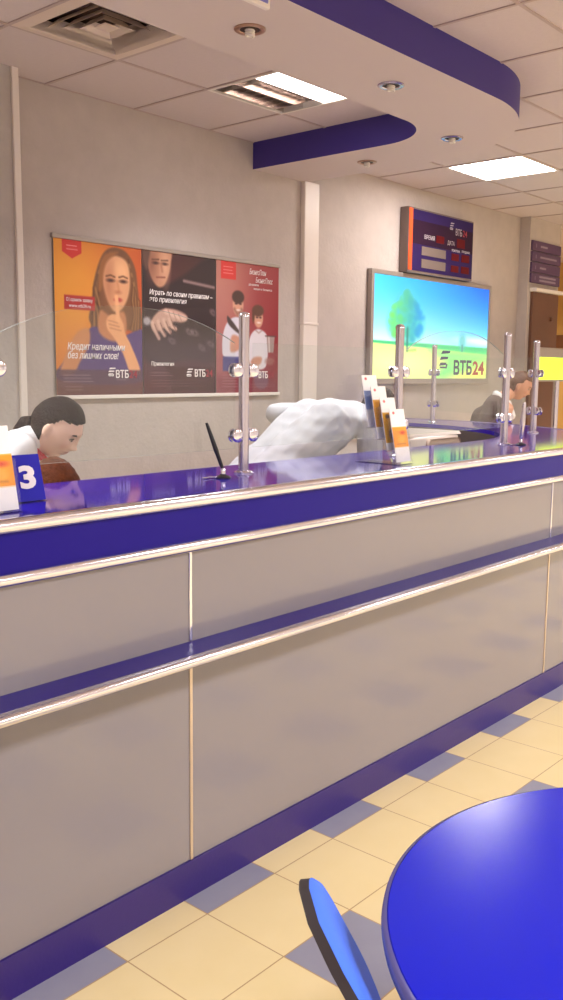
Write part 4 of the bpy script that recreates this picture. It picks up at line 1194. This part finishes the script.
# --- customer in a brown jacket beyond the far counter
fb = Vector((.45, -.89, 0)).normalized(); lb = Vector((.89, .45, 0)).normalized()
far = Vector((.50, .26, 0)); hc = Vector((6.52, 3.30, 1.50))+far; nk = Vector((6.33, 3.40, 1.38))+far
J = dict(head=hc, neck=nk, chest=nk+Vector((-.05, .07, -.15)), pelvis=Vector((6.45, 3.62, .95))+far, shl=nk+lb*.17+Vector((-.03, .02, -.05)), shr=nk-lb*.17+Vector((-.03, .02, -.05)))
J['elr'] = Vector((6.58, 3.64, 1.10)); J['wrr'] = Vector((6.60, 3.44, 1.25)); J['hdr'] = (.25, -.05, .6); J['pnr'] = (.3, .6, .1)
J['ell'] = Vector((7.02, 3.62, 1.10)); J['wrl'] = Vector((6.80, 3.45, 1.12)); J['hdl'] = (-.3, -.1, .3)
stand(J, 6.95, 3.88, fb)
S = [(J['shl'], .072, J['ell'], .060), (J['shr'], .072, J['elr'], .060), (J['ell'], .058, J['wrl'], .045), (J['elr'], .058, J['wrr'], .045), (J['shl'], .074, nk, .066), (J['shr'], .074, nk, .066)]
for k in (-.085, .085): S += [(J['chest']+lb*k*.8, .112, Vector(J['pelvis'])+lb*k*.9-Vector((0, 0, .06)), .125), (J['chest']+lb*k*.8, .11, nk+lb*k*.8-Vector((0, 0, .05)), .075)]
sc_ = [(nk+Vector((.0, 0, .05))-lb*.05, .034, nk+fb*.09+Vector((0, 0, -.02))-lb*.03, .032), (nk+fb*.09+Vector((0, 0, -.02))-lb*.03, .032, nk+fb*.13+Vector((0, 0, -.12))-lb*.03, .03), (nk+Vector((0, 0, .04))+lb*.05, .034, nk+fb*.09+Vector((0, 0, -.02)), .03)]
person('man in a brown jacket and white scarf, head bowed beyond the far counter', (6.95, 3.88, 0), J, (.42, -.80, -.45), (206, 150, 124), short_hair(M['hair_brown']),
       [('jacket', M['jacket'], S, .011, .006), ('scarf', M['shirt'], sc_, .008, .003), legs_clothes(J, M['trousers']), shoes(J)], vox=.0055)

# ------------------------------------------------------------------ round blue table and chair in the foreground
TC, TR, TZ = Vector((1.437, .334)), .53, .75
t = thing('round_table', 'round glossy blue table in the foreground', 'table', (TC.x, TC.y, 0))
bm = B(); lathe(bm, [(TR-.03, TZ-.03), (TR-.006, TZ-.028), (TR-.006, TZ-.002), (TR-.008, TZ)], (TC.x, TC.y, 0), 128); obj('tabletop', bm, M['tabletop'], t, smooth=15)
bm = B(); lathe(bm, [(TR-.006, TZ-.029), (TR+.001, TZ-.026), (TR+.003, TZ-.015), (TR+.001, TZ-.004), (TR-.006, TZ-.0008)], (TC.x, TC.y, 0), 128, cap=False); obj('edge_band', bm, M['tableedge'], t, smooth=60)
bm = B(); lathe(bm, [(.12, TZ-.05), (.12, TZ-.03)], (TC.x, TC.y, 0), 32); obj('mounting_plate', bm, M['black'], t)
bm = B(); lathe(bm, [(.032, .02), (.032, TZ-.05)], (TC.x, TC.y, 0), 28); obj('column', bm, M['steel'], t, smooth=40)
bm = B(); lathe(bm, [(.05, 0), (.055, .03), (.04, .06)], (TC.x, TC.y, 0), 40)
for k in range(4):
    box(bm, .03, .34, -.022, .022, .004, .034, bev=.008, M4=Matrix.Translation((TC.x, TC.y, 0)) @ Matrix.Rotation(-.6572+PI/4+k*PI/2, 4, 'Z'))
obj('base', bm, M['black'], t, smooth=40)

CS = Vector((1.3213, .6489, 0)); CN = Vector((math.cos(-.6572), math.sin(-.6572), 0)); CL = Vector((-CN.y, CN.x, 0))     # seat centre, facing, figure-left
def cw(x, y, z): return CS+CL*(-x)+CN*y+Vector((0, 0, z))      # chair frame: x right, y forward
chair = thing('chair', 'chair with blue upholstered back and dark shell, pulled up to the round table', 'chair', CS)
def backrest(front_off, back_off, w_add, crown, name, m_):
    nu, nv = 26, 26; bm = B(); F_, K_ = [], []
    for j in range(nv+1):
        q = j/nv; s = 2*q-1
        hw = (.2154+w_add)*max(0., 1-abs(s)**5)**(1/1.7376)
        z = .4677+(.2644+w_add)*q-w_add/2
        yc = -.191-.1294*q**1.7111-.02*math.sin(q*PI)
        rf, rk = [], []
        for i in range(nu+1):
            a = 2*i/nu-1
            x = hw*a
            bow = .0134*(x/.2)**2
            pr = max(0., 1-abs(a)**4)*max(0., 1-abs(s)**6)
            rf.append(bm.verts.new(cw(x, yc+bow+front_off+crown*pr**.5, z))); rk.append(bm.verts.new(cw(x, yc+bow+back_off, z)))
        F_.append(rf); K_.append(rk)
    for j in range(nv):
        for i in range(nu):
            bm.faces.new((F_[j][i], F_[j][i+1], F_[j+1][i+1], F_[j+1][i])); bm.faces.new((K_[j][i+1], K_[j][i], K_[j+1][i], K_[j+1][i+1]))
        bm.faces.new((F_[j][0], F_[j+1][0], K_[j+1][0], K_[j][0])); bm.faces.new((F_[j+1][-1], F_[j][-1], K_[j][-1], K_[j+1][-1]))
    bmesh.ops.remove_doubles(bm, verts=bm.verts, dist=.0004)
    bmesh.ops.recalc_face_normals(bm, faces=bm.faces)
    return obj(name, bm, m_, chair, smooth=50)
backrest(-.001, -.0194, .0, 0, 'backrest_shell', M['chairshell'])
backrest(.0, -.0012, .001, .022, 'backrest', M['chairblue'])
def seat(z0, z1, add, name, m_):
    bm = B(); lo, mid, hi = [], [], []
    n = 48
    for i in range(n):
        a = 2*PI*i/n; c, s = math.cos(a), math.sin(a)
        k = (abs(c)**4+abs(s)**4)**-.25
        for lst, sc, z in ((lo, .97, z0), (mid, 1.0, (z0+z1)/2), (hi, .93, z1)):
            lst.append(bm.verts.new(cw((.19+add)*c*k*sc, .02+(.19+add)*s*k*sc, z)))
    for a, b in ((lo, mid), (mid, hi)):
        for i in range(n): bm.faces.new((a[i], a[(i+1) % n], b[(i+1) % n], b[i]))
    bm.faces.new(list(reversed(lo))); bm.faces.new(hi)
    bmesh.ops.recalc_face_normals(bm, faces=bm.faces)
    obj(name, bm, m_, chair, smooth=50)
seat(.400, .440, 0, 'seat', M['chairblue']); seat(.380, .399, .002, 'seat_shell', M['chairshell'])
for sx_ in (-1, 1):
    bm = B(); tube(bm, [cw(sx_*.165, .15, .374), cw(sx_*.175, .165, .2), cw(sx_*.18, .17, .002)], .011, 12); obj('leg', bm, M['black'], chair, smooth=60)
    bm = B(); tube(bm, [cw(sx_*.165, -.14, .374), cw(sx_*.18, -.21, .2), cw(sx_*.19, -.24, .002)], .011, 12); obj('leg', bm, M['black'], chair, smooth=60)
    bm = B(); tube(bm, [cw(sx_*.165, .15, .37), cw(sx_*.165, 0, .37), cw(sx_*.165, -.15, .37), cw(sx_*.12, -.212, .41), cw(sx_*.10, -.228, .48), cw(sx_*.09, -.245, .55)], .010, 12); obj('side_rail', bm, M['black'], chair, smooth=60)

# ------------------------------------------------------------------ light
def area(x, y, w, h, power, col=(.985, .985, 1), z=ZC-.03, spread=125):
    l = bpy.data.lights.new('ceiling_lamp', 'AREA'); l.shape = 'RECTANGLE'; l.size = w; l.size_y = h; l.energy = power; l.color = col; l.spread = math.radians(spread)
    o = bpy.data.objects.new('ceiling_lamp', l); COL.objects.link(o); o.location = (x, y, z)
    return o
for lx_ in (-1.5, 1.5, 4.5, 7.5, 10.2):
    for ly_ in (-.8, -3.6):
        area(lx_, ly_, .58, .58, 62, spread=162)
area(9.0, 1.3, .58, .58, 50); area(10.5, 5.5, .58, .58, 40, (1, .85, .6))
area(.9, 3.3, .58, .58, 46)                      # clerk-side lamp outside the frame
area(3.9, 3.25, .56, .24, 20)
w = bpy.data.worlds.new('World'); SC.world = w; w.use_nodes = True
w.node_tree.nodes['Background'].inputs[0].default_value = (.9, .88, 1, 1); w.node_tree.nodes['Background'].inputs[1].default_value = .05

vs = SC.view_settings
vs.view_transform = 'Standard'; vs.look = 'None'; vs.exposure = 0.2; vs.gamma = 1; vs.use_curve_mapping = False
SC.display_settings.display_device = 'sRGB'
cy = SC.cycles
cy.use_denoising = True
cy.max_bounces = 10; cy.transparent_max_bounces = 16; cy.diffuse_bounces = 5; cy.glossy_bounces = 5
cy.caustics_reflective = False; cy.caustics_refractive = False
cy.sample_clamp_indirect = 6
